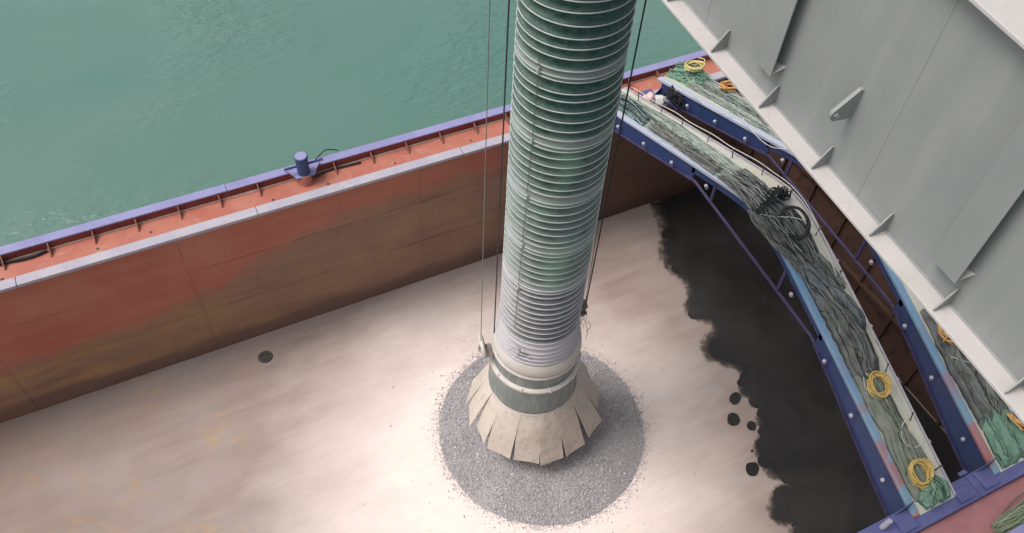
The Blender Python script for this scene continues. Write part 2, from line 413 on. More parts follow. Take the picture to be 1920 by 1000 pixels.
# ------------------------------------------------------------------ mesh helpers
class MB:
    def __init__(self):
        self.v, self.f, self.c = [], [], []

    def add(self, v, f, col=None):
        n = len(self.v)
        self.v += [tuple(p) for p in v]
        self.f += [tuple(i + n for i in q) for q in f]
        self.c += [col or (1, 1, 1)] * len(v)

    def box(self, lo, hi, col=None):
        (a, b, c), (d, e, f) = lo, hi
        v = [(a, b, c), (d, b, c), (d, e, c), (a, e, c), (a, b, f), (d, b, f), (d, e, f), (a, e, f)]
        self.add(v, [(0, 3, 2, 1), (4, 5, 6, 7), (0, 1, 5, 4), (1, 2, 6, 5), (2, 3, 7, 6), (3, 0, 4, 7)], col)

    def prism(self, poly, off, col=None):
        """poly: list of 3D points (planar), extruded by vector off"""
        n = len(poly)
        p = [Vector(q) for q in poly]
        o = Vector(off)
        v = p + [q + o for q in p]
        f = [tuple(range(n - 1, -1, -1)), tuple(range(n, 2 * n))]
        f += [(i, (i + 1) % n, n + (i + 1) % n, n + i) for i in range(n)]
        self.add(v, f, col)

    def tube(self, pts, r, seg=6, closed=False, col=None, cap=True):
        P = [Vector(p) for p in pts]
        n = len(P)
        rr = r if isinstance(r, (list, tuple)) else [r] * n
        ref = Vector((0, 0, 1))
        prev = None
        v = []
        for i in range(n):
            a = P[(i - 1) % n] if (closed or i > 0) else P[i]
            b = P[(i + 1) % n] if (closed or i < n - 1) else P[i]
            d = b - a
            if d.length < 1e-9:
                d = Vector((0, 0, 1))
            d.normalize()
            if prev is None:
                q = ref if abs(d.z) < 0.9 else Vector((1, 0, 0))
                u = d.cross(q).normalized()
            else:
                u = prev - d * prev.dot(d)
                if u.length < 1e-6:
                    u = d.orthogonal()
                u.normalize()
            prev = u
            w = d.cross(u)
            for k in range(seg):
                an = 2 * PI * k / seg
                v.append(P[i] + (u * math.cos(an) + w * math.sin(an)) * rr[i])
        f = []
        for i in range(n if closed else n - 1):
            j = (i + 1) % n
            for k in range(seg):
                k2 = (k + 1) % seg
                f.append((i * seg + k, i * seg + k2, j * seg + k2, j * seg + k))
        if cap and not closed:
            f.append(tuple(range(seg - 1, -1, -1)))
            f.append(tuple((n - 1) * seg + k for k in range(seg)))
        self.add(v, f, col)

    def lathe(self, prof, seg=64, c=(0, 0), closed=True, wob=None):
        v = []
        n = len(prof)
        for i, (r, z) in enumerate(prof):
            for k in range(seg):
                a = 2 * PI * k / seg
                v.append((c[0] + r * math.cos(a), c[1] + r * math.sin(a), z))
        f = []
        for i in range(n if closed else n - 1):
            j = (i + 1) % n
            for k in range(seg):
                k2 = (k + 1) % seg
                f.append((i * seg + k, i * seg + k2, j * seg + k2, j * seg + k))
        self.add(v, f)

    def mesh(self, name, mat, smooth=False, usecol=False):
        me = bpy.data.meshes.new(name)
        me.from_pydata([tuple(p) for p in self.v], [], self.f)
        if mat:
            me.materials.append(mat)
        if usecol:
            at = me.color_attributes.new('Col', 'FLOAT_COLOR', 'POINT')
            at.data.foreach_set('color', np.array([(*c, 1.0) for c in self.c], dtype=np.float32).ravel())
        me.update()
        if smooth:
            me.polygons.foreach_set('use_smooth', [True] * len(me.polygons))
        return me

    def build(self, name, mat, parent=None, smooth=False, usecol=False, bevel=0.0):
        o = bpy.data.objects.new(name, self.mesh(name, mat, smooth, usecol))
        COL.objects.link(o)
        if parent:
            o.parent = parent
            o.matrix_parent_inverse = Matrix.Translation(-abs_loc(parent))
        if bevel:
            b = o.modifiers.new('bevel', 'BEVEL')
            b.width = bevel
            b.segments = 2
            b.limit_method = 'ANGLE'
        return o


def abs_loc(o):
    # every mesh part sits at its own world coordinates (its parent inverse cancels the parent's place)
    return Vector(o.location)


def shade_auto(o, ang=40):
    me = o.data
    me.polygons.foreach_set('use_smooth', [True] * len(me.polygons))
    try:
        me.set_sharp_from_angle(angle=math.radians(ang))
    except Exception:
        pass
    return o


def tag(o, label=None, cat=None, group=None, kind=None):
    if label:
        o['label'] = label
    if cat:
        o['category'] = cat
    if group:
        o['group'] = group
    if kind:
        o['kind'] = kind
    return o


def empty(name, loc):
    o = bpy.data.objects.new(name, None)
    o.location = loc
    o.empty_display_size = 0.3
    COL.objects.link(o)
    return o


def link(name, me, parent=None, loc=(0, 0, 0), rot=(0, 0, 0), scale=(1, 1, 1)):
    """object with given (world) placement sharing a mesh"""
    o = bpy.data.objects.new(name, me)
    COL.objects.link(o)
    o.location = loc
    o.rotation_euler = rot
    o.scale = scale
    if parent:
        o.parent = parent
        o.matrix_parent_inverse = Matrix.Translation(-abs_loc(parent))
    return o


def N3(x, y=0.0, z=0.0):
    return noise.noise(Vector((x, y, z)))


def smooth_path(pts, n=8, closed=False):
    """Catmull-Rom"""
    P = [Vector(p) for p in pts]
    out = []
    L = len(P)
    rngi = range(L if closed else L - 1)
    for i in rngi:
        p0 = P[(i - 1) % L] if (closed or i > 0) else P[0]
        p1, p2 = P[i], P[(i + 1) % L]
        p3 = P[(i + 2) % L] if (closed or i + 2 < L) else P[-1]
        for k in range(n):
            t_ = k / n
            out.append(0.5 * ((2 * p1) + (p2 - p0) * t_ + (2 * p0 - 5 * p1 + 4 * p2 - p3) * t_ ** 2
                              + (3 * p1 - p0 - 3 * p2 + p3) * t_ ** 3))
    if not closed:
        out.append(P[-1])
    return out


# ------------------------------------------------------------------ sea
b = MB()
b.add([(-2500, -2500, -1.2), (2500, -2500, -1.2), (2500, 2500, -1.2), (-2500, 2500, -1.2)], [(0, 1, 2, 3)])
tag(b.build('sea', M['sea']), 'calm grey green sea beyond the barge rail', None, None, 'structure')

# ------------------------------------------------------------------ barge
X0, X1 = -26.0, 16.2            # hold, fore and aft
YN, YF = 2.42, 15.0             # hold, near and far side
ZC = 4.77                       # deck height above the hold floor
barge = empty('cargo_barge', (0, 9, 0))
tag(barge, 'open cargo barge with red deck, lilac rails and a rust brown hold', 'barge')


def part(name, mat, mb, parent=barge, **k):
    return mb.build(name, M[mat], parent, **k)


b = MB()
nx, ny = 60, 20
b.add([(X0 + (X1 - X0) * i / nx, YN + (YF - YN) * j / ny, 0.012 * N3(i * 0.7, j * 0.9)) for i in range(nx + 1) for j in range(ny + 1)],
      [(i * (ny + 1) + j, (i + 1) * (ny + 1) + j, (i + 1) * (ny + 1) + j + 1, i * (ny + 1) + j + 1) for i in range(nx) for j in range(ny)])
tag(part('hold_floor', 'floor', b, smooth=True), 'flat hold floor of scraped pinkish steel, paler round the spout')

# far wall with gentle dents so that light plays over it
def wall(name, y0, thick, sgn):
    b = MB()
    nx, nz = 120, 24
    v = []
    for i in range(nx + 1):
        for j in range(nz + 1):
            x_ = X0 + (X1 - X0) * i / nx
            z_ = -0.03 + (ZC - 0.05 + 0.03) * j / nz
            dnt = 0.05 * N3(x_ * 0.55, z_ * 0.6, 3.3) + 0.02 * N3(x_ * 1.7, z_ * 1.5, 9.1)
            dnt *= min(1, j / 3.0) * min(1, (nz - j) / 3.0)
            v.append((x_, y0 + sgn * (0.01 + abs(dnt)), z_))
    f = [(i * (nz + 1) + j, (i + 1) * (nz + 1) + j, (i + 1) * (nz + 1) + j + 1, i * (nz + 1) + j + 1) for i in range(nx) for j in range(nz)]
    if sgn < 0:
        f = [q[::-1] for q in f]
    b.add(v, f)
    b.box((X0, min(y0 + sgn * 0.12, y0 + sgn * thick), -0.9), (X1, max(y0 + sgn * 0.12, y0 + sgn * thick), ZC - 0.06))
    return part(name, 'wall', b, smooth=False)


wf = wall('hold_side_wall', YF, 0.95, 1)
tag(wf, 'long rust red hold wall below the far deck, rubbed brown along a slanting line')
shade_auto(wf, 30)
wn_ = wall('hold_side_wall', YN, 0.42, -1)
shade_auto(wn_, 30)
# weld seams on the far wall
for (z_, xa, xb) in ((3.36, -26, 16), (1.75, -26, 16)):
    b = MB()
    b.tube([(xa + (xb - xa) * i / 60, YF + 0.012, z_ + 0.008 * N3(i * 0.6, z_)) for i in range(61)], 0.008, 5)
    part('weld_seam', 'wall', b, wf)
for x_ in (-5.6, -0.9, 5.3, 10.6):
    b = MB()
    b.tube([(x_, YF + 0.012, 0.05), (x_, YF + 0.012, 2.4), (x_, YF + 0.012, ZC - 0.1)], 0.006, 5)
    part('weld_seam', 'wall', b, wf)
# end bulkhead
b = MB()
b.box((X1, 1.05, -0.9), (X1 + 0.25, 15.95, ZC - 0.06))
for k in range(9):
    b.box((X1 - 0.10, 3.3 + 1.35 * k, 0.02), (X1 + 0.02, 3.38 + 1.35 * k, ZC - 0.2))
for z_ in (1.55, 3.1):
    b.box((X1 - 0.13, YN, z_), (X1 + 0.02, YF, z_ + 0.08))
tag(part('end_bulkhead', 'rust_wall', b), 'dark brown end bulkhead of the hold behind the hatch beams')
b = MB()
b.box((X0 - 0.25, 1.05, -0.9), (X0, 15.95, ZC - 0.06))
part('end_bulkhead', 'rust_wall', b)
# bottom
b = MB()
b.box((X0 - 0.25, 1.05, -1.6), (X1 + 12, 15.95, -0.92))
part('hull_bottom', 'rail_dark', b)

# decks
XE = X1 + 12
b = MB()
b.box((X0 - 1, 15.16, ZC - 0.05), (XE, 15.75, ZC))
fd = part('side_deck', 'deck', b)
tag(fd, 'narrow orange red side deck along the far rail')
b = MB()
b.box((X0 - 1, 1.22, ZC - 0.20), (XE, 1.97, ZC - 0.15))
nd = part('side_deck', 'deck_near', b)
tag(nd, 'dusty pink side deck at the near corner')
b = MB()
b.box((X1 + 0.25, 2.2, ZC - 0.056), (XE, 15.1, ZC - 0.004))
part('end_deck', 'deck', b)
# coaming edge strips, in plates with small gaps
for i in range(10):
    xa = X0 + (XE - X0) * i / 10
    xb = X0 + (XE - X0) * (i + 1) / 10 - 0.012
    b = MB()
    dz = random.uniform(-0.004, 0.004)
    b.box((xa, 14.88, ZC - 0.06), (xb, 15.155, ZC + 0.035 + dz))
    part('coaming_edge', 'coaming', b, bevel=0.012)
    b = MB()
    b.box((xa, 1.975, ZC - 0.30), (xb, 2.45, ZC + 0.03 + dz))
    part('coaming_edge', 'purple', b, bevel=0.012)
# far bulwark: low face, cap, brackets, grit line at its foot
b = MB()
b.box((X0 - 1, 15.745, ZC - 0.02), (XE, 15.80, ZC + 0.20))
bw = part('bulwark', 'rail_dark', b)
b = MB()
n = 90
b.add([(X0 + (XE - X0) * i / n, 15.76 - w * (0.045 + 0.035 * N3(i * 1.3, 5)), ZC + 0.004 + (0.018 if w == 0 else 0)) for i in range(n + 1) for w in (0, 1)],
      [(2 * i, 2 * i + 1, 2 * i + 3, 2 * i + 2) for i in range(n)])
part('grit_line', 'grit', b)
for i in range(8):
    xa = X0 - 1 + (XE - X0 + 1) * i / 8
    xb = X0 - 1 + (XE - X0 + 1) * (i + 1) / 8 - 0.008
    b = MB()
    b.box((xa, 15.735, ZC + 0.20), (xb, 15.985, ZC + 0.245 + random.uniform(-0.004, 0.004)))
    part('rail_cap', 'rail_cap', b, bw, bevel=0.012)
# outer hull plating
b = MB()
b.box((X0 - 1, 15.955, -1.7), (XE, 15.98, ZC + 0.19))
part('hull_plate', 'navy', b)
b = MB()
b.box((X0 - 1, 0.96, -1.7), (XE, 1.04, ZC + 0.05))
part('hull_plate', 'navy', b)
# near bulwark
b = MB()
b.box((X0 - 1, 1.16, ZC - 0.2), (XE, 1.215, ZC + 0.05))
bwn = part('bulwark', 'rail_dark', b)
b = MB()
b.box((X0 - 1, 0.95, ZC + 0.05), (XE, 1.22, ZC + 0.095))
part('rail_cap', 'rail_cap', b, bwn, bevel=0.012)
# brackets
br = MB()
br.prism([(-0.012, 15.744, ZC + 0.003), (-0.012, 15.46, ZC + 0.003), (-0.012, 15.46, ZC + 0.03), (-0.012, 15.69, ZC + 0.195), (-0.012, 15.744, ZC + 0.195)], (0.024, 0, 0))
brm = br.mesh('bracket', M['bracket'])
for k in range(-25, 26):
    x_ = 0.355 + 0.972 * k
    if x_ < X0:
        continue
    link('bracket', brm, bw, (x_ + random.uniform(-0.02, 0.02), 0, 0))
# scupper holes / welded studs on the deck
dd = MB()
dd.tube([(0, 0, -0.005), (0, 0, 0.012)], 0.035, 8)
ddm = dd.mesh('deck_socket', M['pin'])
for x_, y_ in ((-4.6, 15.22), (-2.55, 15.30), (-1.35, 15.34), (1.55, 15.24), (2.95, 15.23), (4.75, 15.28), (6.9, 15.3), (9.0, 15.26), (-6.2, 15.28), (11.6, 15.3)):
    link('deck_socket', ddm, fd, (x_, y_, ZC))
# bollard: red pedestal, lilac base plate, navy barrel with a cross bar
bol = MB()
bol.lathe([(0.0, ZC), (0.17, ZC), (0.14, ZC + 0.30), (0.0, ZC + 0.30)], 20, (2.47, 15.50))
bo = part('bollard', 'deck', bol)
tag(bo, 'navy mooring bollard with cross bar on the far deck')
shade_auto(bo)
b = MB()
b.prism([(2.12, 15.72, ZC + 0.27), (2.26, 15.40, ZC + 0.27), (2.70, 15.40, ZC + 0.27), (2.95, 15.80, ZC + 0.27), (2.05, 15.80, ZC + 0.27)], (0, 0, 0.035))
part('base_plate', 'rail_cap', b, bo)
b = MB()
b.lathe([(0.0, ZC + 0.31), (0.155, ZC + 0.31), (0.155, ZC + 0.80), (0.17, ZC + 0.81), (0.17, ZC + 0.85), (0.155, ZC + 0.865), (0.0, ZC + 0.865)], 24, (2.47, 15.55))
shade_auto(part('barrel', 'navy', b, bo))
b = MB()
b.lathe([(0.0, ZC + 0.867), (0.150, ZC + 0.867), (0.146, ZC + 0.874), (0.0, ZC + 0.874)], 24, (2.47, 15.55))
shade_auto(part('barrel_top', 'rail_cap', b, bo))
b = MB()
b.tube([(2.02, 15.60, ZC + 0.52), (3.0, 15.60, ZC + 0.52)], 0.032, 8)
shade_auto(part('cross_bar', 'navy', b, bo))
# drain plate in the floor
b = MB()
b.lathe([(0.0, 0.018), (0.17, 0.018), (0.185, 0.030), (0.20, 0.018), (0.20, -0.02), (0.0, -0.02)], 24, (0.2, 14.22))
for a in range(6):
    b.tube([(0.2 + 0.09 * math.cos(a * PI / 3), 14.22 + 0.09 * math.sin(a * PI / 3), 0.01), (0.2 + 0.09 * math.cos(a * PI / 3), 14.22 + 0.09 * math.sin(a * PI / 3), 0.035)], 0.02, 6)
tag(part('drain_plate', 'drain', b), 'small round dark drain plate near the far wall')

# ------------------------------------------------------------------ puddles
def puddle(name, outline, label, jitter=0.05, seed=0, z=0.016, n=5, mat='puddle'):
    pts = smooth_path([(p[0], p[1], z) for p in outline], n, True)
    pts = [Vector((p.x + jitter * N3(p.x * 2.6, p.y * 2.6, seed), p.y + jitter * N3(p.x * 2.6, p.y * 2.6, seed + 9), z)) for p in pts]
    b = MB()
    k = len(pts)
    cx = sum((p.x for p in pts)) / k
    b.add(pts, [tuple(range(k))])
    o = b.build(name, M[mat])
    import bmesh
    bm = bmesh.new()
    bm.from_mesh(o.data)
    bmesh.ops.triangulate(bm, faces=bm.faces[:])
    for f in bm.faces:
        if f.normal.z < 0:
            f.normal_flip()
    bm.to_mesh(o.data)
    bm.free()
    return tag(o, label, 'puddle', 'puddles on the hold floor')


edge = [(13.9, 14.99), (13.68, 14.8), (13.58, 14.5), (13.36, 13.83), (12.86, 13.3), (12.62, 12.56), (12.62, 11.86), (12.59, 11.31),
        (12.11, 10.7), (12.53, 10.13), (12.46, 9.7), (11.97, 9.45), (11.78, 8.99), (12.24, 8.43), (12.16, 7.96),
        (11.82, 7.7), (12.23, 7.11), (11.79, 6.77), (12.0, 6.28), (11.5, 6.33), (11.08, 6.05), (11.19, 5.49),
        (11.47, 4.96), (10.93, 4.84), (10.4, 4.4), (10.78, 4.07), (10.66, 3.71), (10.9, 3.1), (10.7, 2.46), (16.15, 2.46), (16.15, 14.99)]
# smooth the wet edge only, keep the straight walls
pp = smooth_path([(p[0], p[1], 0) for p in edge[:-2]], 12)
outl = [(p.x, p.y) for p in pp] + edge[-2:]
b = MB()
zz = 0.016
pts = [Vector((p[0] + (0.16 * N3(p[0] * 2.2, p[1] * 2.2, 1) + 0.06 * N3(p[0] * 4.5, p[1] * 4.5, 4) if p[0] < 16 and 2.6 < p[1] < 14.8 else 0), p[1] + (0.08 * N3(p[0] * 2.2, p[1] * 2.2, 7) if 2.6 < p[1] < 14.8 else 0), zz)) for p in outl]
b.add(pts, [tuple(range(len(pts)))])
lob = [(12.35, 8.05, 0.30), (12.15, 7.35, 0.34), (11.98, 6.95, 0.22), (12.25, 6.75, 0.35), (11.75, 6.45, 0.30), (11.45, 6.15, 0.28), (11.2, 5.75, 0.25), (11.55, 5.2, 0.35),
       (11.0, 4.75, 0.30), (10.75, 4.45, 0.28), (12.2, 10.55, 0.28), (12.05, 9.2, 0.30), (12.55, 9.0, 0.4), (12.75, 12.2, 0.3), (12.4, 10.95, 0.26), (13.2, 13.55, 0.3), (10.9, 3.8, 0.28)]
for li, (lx, ly, lr) in enumerate(lob):
    lp = []
    for i in range(22):
        a = 2 * PI * i / 22
        r = lr * (1 + 0.25 * N3(math.cos(a) * 1.2, math.sin(a) * 1.2, li * 3.3))
        lp.append((lx + r * math.cos(a) * 1.15, ly + r * math.sin(a) * 0.85, zz + 0.0002 * (li + 1)))
    b.add(lp, [tuple(range(22))])
big = b.build('puddle', M['puddle'])
import bmesh
bm = bmesh.new()
bm.from_mesh(big.data)
bmesh.ops.triangulate(bm, faces=bm.faces[:])
for f in bm.faces:
    if f.normal.z < 0:
        f.normal_flip()
bm.to_mesh(big.data)
bm.free()
core = outl
mar = []
for i in range(len(pts)):
    p = pts[i]
    if p.x > 16 or i < 3 or i > len(pts) - 6:
        mar.append((p.x, p.y, 0.012))
        continue
    q0, q1 = pts[i - 3], pts[min(len(pts) - 1, i + 3)]
    d_ = Vector((q1.x - q0.x, q1.y - q0.y, 0))
    if d_.length < 1e-6:
        d_ = Vector((0, -1, 0))
    d_.normalize()
    nn = Vector((d_.y, -d_.x, 0))
    if nn.x > 0.3:
        nn = Vector((-1, 0, 0))
    off = 0.26 + 0.16 * N3(p.x * 1.3, p.y * 1.3, 14) + 0.25 * max(0, (p.y - 9) / 6)
    mar.append((p.x + nn.x * off, p.y + nn.y * off, 0.012))
b = MB()
nm_ = len(mar)
b.add([(m_[0], m_[1], 0.0125) for m_ in mar] + [(p.x + 0.05, p.y, 0.0125) for p in pts], [(i, i + 1, nm_ + i + 1, nm_ + i) for i in range(nm_ - 4)])
b.c = [(0.0, 0.0, 0.0)] * nm_ + [(1.0, 1.0, 1.0)] * nm_
b.build('damp_margin', M['shade_and_damp'], big, usecol=True)
tag(big, 'large black puddle with ragged edge covering the end of the hold floor', 'puddle', 'puddles on the hold floor')


def blob(cx, cy, rx, ry, label, seed, rot=0.5):
    o = []
    for i in range(9):
        a = 2 * PI * i / 9
        r = 1 + 0.22 * N3(math.cos(a) * 1.4, math.sin(a) * 1.4, seed)
        x_, y_ = rx * r * math.cos(a), ry * r * math.sin(a)
        o.append((cx + x_ * math.cos(rot) - y_ * math.sin(rot), cy + x_ * math.sin(rot) + y_ * math.cos(rot)))
    puddle('puddle', o, label, 0.03, seed)


blob(11.98, 8.02, 0.17, 0.11, 'small wet spot closest to the far wall, beside the big puddle', 1)
blob(11.52, 7.66, 0.23, 0.15, 'oval wet spot between two others beside the big puddle', 2)
blob(11.08, 7.15, 0.21, 0.17, 'round wet spot standing alone left of the big puddle', 3)
blob(10.68, 5.72, 0.20, 0.17, 'round wet spot nearest the camera, left of the big puddle', 4)
blob(10.98, 6.16, 0.05, 0.035, 'tiny wet drop left of the big puddle', 5)
blob(11.42, 6.78, 0.16, 0.12, 'lobed wet spot almost touching the big puddle', 6)

# ------------------------------------------------------------------ gravel heap
GC = (6.23, 9.10)
heap = empty('gravel_heap', (GC[0], GC[1], 0))
tag(heap, 'low round heap of grey gravel under the spout', 'gravel', None, 'stuff')
b = MB()
ns, nr = 96, 26
GR = 2.72


def gz(r, a):
    q = max(0.0, 1 - r / GR)
    return 0.42 * (1 - (1 - q) ** 2) ** 0.9 * 0.9


vv = [(GC[0], GC[1], gz(0, 0))]
for j in range(1, nr + 1):
    for k in range(ns):
        a = 2 * PI * k / ns
        r = GR * j / nr * (1 + 0.022 * N3(math.cos(a) * 3, math.sin(a) * 3, 2))
        vv.append((GC[0] + r * math.cos(a), GC[1] + r * math.sin(a), max(0.006, gz(GR * j / nr, a) + 0.02 * N3(r * math.cos(a) * 1.6, r * math.sin(a) * 1.6, 4) * (1 - j / nr)) + 0.006))
ff = [(0, 1 + k, 1 + (k + 1) % ns) for k in range(ns)]
for j in range(nr - 1):
    for k in range(ns):
        k2 = (k + 1) % ns
        ff.append((1 + j * ns + k, 1 + (j + 1) * ns + k, 1 + (j + 1) * ns + k2, 1 + j * ns + k2))
b.add(vv, ff)
tag(b.build('fines', M['fines'], heap, smooth=True), kind='stuff')
# stones, vectorised
NS = 60000
u = rng.random(NS)
out = rng.random(NS) < 0.10
far = rng.random(NS) < 0.012
rad = np.where(out, GR * (0.97 + np.abs(rng.normal(0, 0.06, NS))), GR * 1.0 * np.sqrt(u))
rad = np.where(far, GR * (1.0 + rng.exponential(0.35, NS)), rad)
rad = np.minimum(rad, 5.0)
ang = rng.random(NS) * 2 * PI
px = GC[0] + rad * np.cos(ang)
py = GC[1] + rad * np.sin(ang)
q = np.clip(1 - rad / GR, 0, 1)
pz = 0.42 * (1 - (1 - q) ** 2) ** 0.9 * 0.9 + 0.012
sz = rng.lognormal(math.log(0.0145), 0.35, NS)
sz = np.where(out | far, sz * 0.7, sz)
base = np.array([[1, 0, 0], [-1, 0, 0], [0, 1, 0], [0, -1, 0], [0, 0, 0.8], [0, 0, -0.8]], float)
fac = np.array([[0, 2, 4], [2, 1, 4], [1, 3, 4], [3, 0, 4], [2, 0, 5], [1, 2, 5], [3, 1, 5], [0, 3, 5]])
th = rng.random(NS) * 2 * PI
ct, st_ = np.cos(th), np.sin(th)
V = base[None] * sz[:, None, None] * rng.uniform(0.65, 1.25, (NS, 6, 3))
Vx = V[:, :, 0] * ct[:, None] - V[:, :, 1] * st_[:, None] + px[:, None]
Vy = V[:, :, 0] * st_[:, None] + V[:, :, 1] * ct[:, None] + py[:, None]
Vz = V[:, :, 2] + rng.normal(0, 0.006, NS)[:, None] * 1.0 + pz[:, None]
VV = np.stack([Vx, Vy, Vz], -1).reshape(-1, 3)
FF = (fac[None] + (np.arange(NS) * 6)[:, None, None]).reshape(-1, 3)
me = bpy.data.meshes.new('stones')
me.vertices.add(len(VV))
me.vertices.foreach_set('co', VV.astype(np.float32).ravel())
me.loops.add(len(FF) * 3)
me.loops.foreach_set('vertex_index', FF.astype(np.int32).ravel())
me.polygons.add(len(FF))
me.polygons.foreach_set('loop_start', (np.arange(len(FF)) * 3).astype(np.int32))
me.update(calc_edges=True)
tone = rng.beta(2.2, 2.2, NS) * 0.44 + 0.22
hue = rng.random(NS)
cc = np.stack([tone * (1.0 + 0.05 * (hue > 0.5)), tone * (0.96 + 0.03 * (hue < 0.3)), tone * (0.98 + 0.05 * (hue > 0.7)), np.ones(NS)], -1)
ca = me.color_attributes.new('Col', 'FLOAT_COLOR', 'POINT')
ca.data.foreach_set('color', np.repeat(cc, 6, axis=0).astype(np.float32).ravel())
me.materials.append(M['stone'])
so = bpy.data.objects.new('stones', me)
COL.objects.link(so)
so.parent = heap
so.matrix_parent_inverse = Matrix.Translation(-Vector(heap.location))
tag(so, kind='stuff')

# ------------------------------------------------------------------ loading spout
AX, AY = 5.87, 9.27
spout = empty('loading_spout', (AX, AY, 1.0))
tag(spout, 'tall ribbed green grey telescopic loading spout hanging over the gravel heap', 'loading spout')
zr = [15.2, 14.98, 14.76, 14.54, 14.33, 14.12, 13.90, 13.68,
      13.47, 13.29, 13.08, 12.88, 12.69, 12.51, 12.32, 12.16, 12.09, 11.88, 11.71, 11.51, 11.33, 11.13, 10.95, 10.79, 10.72, 10.55,
      10.34, 10.17, 9.99, 9.80, 9.64, 9.45, 9.37, 9.20, 9.0, 8.83, 8.66, 8.47, 8.31, 8.15, 8.07, 7.91, 7.73, 7.54, 7.36, 7.19, 7.0,
      6.91, 6.79, 6.59, 6.43, 6.26, 6.09, 5.93, 5.74, 5.54, 5.37, 5.20, 5.04, 4.88, 4.74, 4.62, 4.50, 4.40]
BR = 0.865
tilt = [(random.uniform(-1, 1) * 0.018, random.uniform(-1, 1) * 0.018) for _ in zr]
cent = [(0.012 * N3(z_ * 0.9, 1), 0.012 * N3(z_ * 0.9, 7)) for z_ in zr]


def lerp3(a, b_, t_):
    t_ = max(0.0, min(1.0, t_))
    return tuple(a[i] + (b_[i] - a[i]) * t_ for i in range(3))


SEG, SUB = 112, 7
v, f, cols = [], [], []
row = 0
for k in range(len(zr) - 1):
    gap = zr[k] - zr[k + 1]
    pale_band = gap < 0.095 or (k + 1 < len(zr) - 1 and zr[k + 1] - zr[k + 2] < 0.095 and zr[k] > 5.5) 
    packed = zr[k] < 5.25
    for s in range(SUB if k < len(zr) - 2 else SUB + 1):
        t_ = s / SUB
        for a in range(SEG):
            th_ = 2 * PI * a / SEG
            cx, sx = math.cos(th_), math.sin(th_)
            nz_ = N3(cx * 2.2, sx * 2.2, k * 1.7)
            nf = N3(cx * 7 + t_ * 2.0, sx * 7, k * 2.3 + t_)
            depth = (0.075 if not packed else 0.03) * (0.8 + 0.7 * nz_) * (0.45 if pale_band else 1)
            shape = math.sin(PI * t_) ** 0.75
            swell = 1 + 0.10 * max(0.0, min(1.0, (5.35 - (zr[k] - gap * t_)) / 0.9))
            r_ = swell * BR - depth * shape + (0.012 * nf + 0.012 * N3(cx * 14, sx * 14, k + t_ * 3)) * shape
            za = zr[k] + BR * (tilt[k][0] * cx + tilt[k][1] * sx)
            zb = zr[k + 1] + BR * (tilt[k + 1][0] * cx + tilt[k + 1][1] * sx)
            ox = cent[k][0] + (cent[k + 1][0] - cent[k][0]) * t_
            oy = cent[k][1] + (cent[k + 1][1] - cent[k][1]) * t_
            z_ = za + (zb - za) * t_ + 0.03 * gap * nz_ * shape
            v.append((AX + ox + r_ * cx, AY + oy + r_ * sx, z_))
            # dust: grows downwards, thicker on the pleat shoulders and in the doubled bands
            lowd = max(0.0, min(1.0, (11.6 - z_) / 4.6))
            green = lerp3((0.008, 0.056, 0.042), (0.022, 0.078, 0.060), 0.5 + nf)
            mid = (0.095, 0.125, 0.112)
            if z_ < 6.85:
                mid = (0.075, 0.083, 0.083)
            c_ = lerp3(green, mid, lowd + 0.45 * nz_ * (lowd > 0.02))
            blot = N3(cx * 1.5, sx * 1.5, z_ * 0.8)
            if blot > 0.15 and 6.9 < z_ < 11:
                c_ = lerp3(c_, (0.13, 0.26, 0.17), (blot - 0.15) * 2.2)
            dust = 0.02 + 0.12 * lowd + 0.42 * (1 - t_) ** 4 * (0.25 + 0.75 * lowd) + 0.25 * t_ ** 8
            dust += 0.20 * (0.3 + lowd) * max(0, N3(cx * 4, sx * 4, z_ * 3.0))
            # left (camera's left) flank is paler
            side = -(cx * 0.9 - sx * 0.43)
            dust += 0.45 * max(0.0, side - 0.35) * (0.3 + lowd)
            if pale_band:
                dust += 0.42
            if packed:
                dust = 0.9
            pc = (0.40, 0.41, 0.40) if z_ > 6.9 else (0.44, 0.43, 0.44)
            if packed:
                pc = (0.56, 0.525, 0.555)
            c_ = lerp3(c_, pc, dust)
            cols.append(c_)
    
nrow = len(v) // SEG
for i in range(nrow - 1):
    for a in range(SEG):
        a2 = (a + 1) % SEG
        f.append((i * SEG + a, (i + 1) * SEG + a, (i + 1) * SEG + a2, i * SEG + a2))
b = MB()
b.v, b.f, b.c = v, f, cols
bel = b.build('bellows', M['fabric'], spout, smooth=True, usecol=True)
tag(bel, 'pleated green fabric bellows, greyer with dust towards the bottom')
# rings
def torus_mesh(name, R_, r_, mat, seg=96, s2=8):
    b = MB()
    b.tube([(R_ * math.cos(2 * PI * i / seg), R_ * math.sin(2 * PI * i / seg), 0) for i in range(seg)], r_, s2, True)
    return b.mesh(name, mat, True)


rm = torus_mesh('hoop', BR + 0.004, 0.0108, M['ring'])
rml = torus_mesh('hoop', BR + 0.004, 0.0130, M['ring_low'])
for k, z_ in enumerate(zr):
    link('hoop', rm if z_ > 7.0 else rml, bel, (AX + cent[k][0], AY + cent[k][1], z_), (tilt[k][1], -tilt[k][0], 0),
         (*[1 + 0.10 * max(0.0, min(1.0, (5.35 - z_) / 0.9))] * 2, 1.0 if z_ > 5.3 else 1.3))
# collar and drum
def lathe_part(name, mat, prof, seg=72, parent=spout, label=None):
    b = MB()
    b.lathe(prof, seg, (AX, AY))
    o = b.build(name, M[mat], parent)
    shade_auto(o, 35)
    if label:
        tag(o, label)
    return o


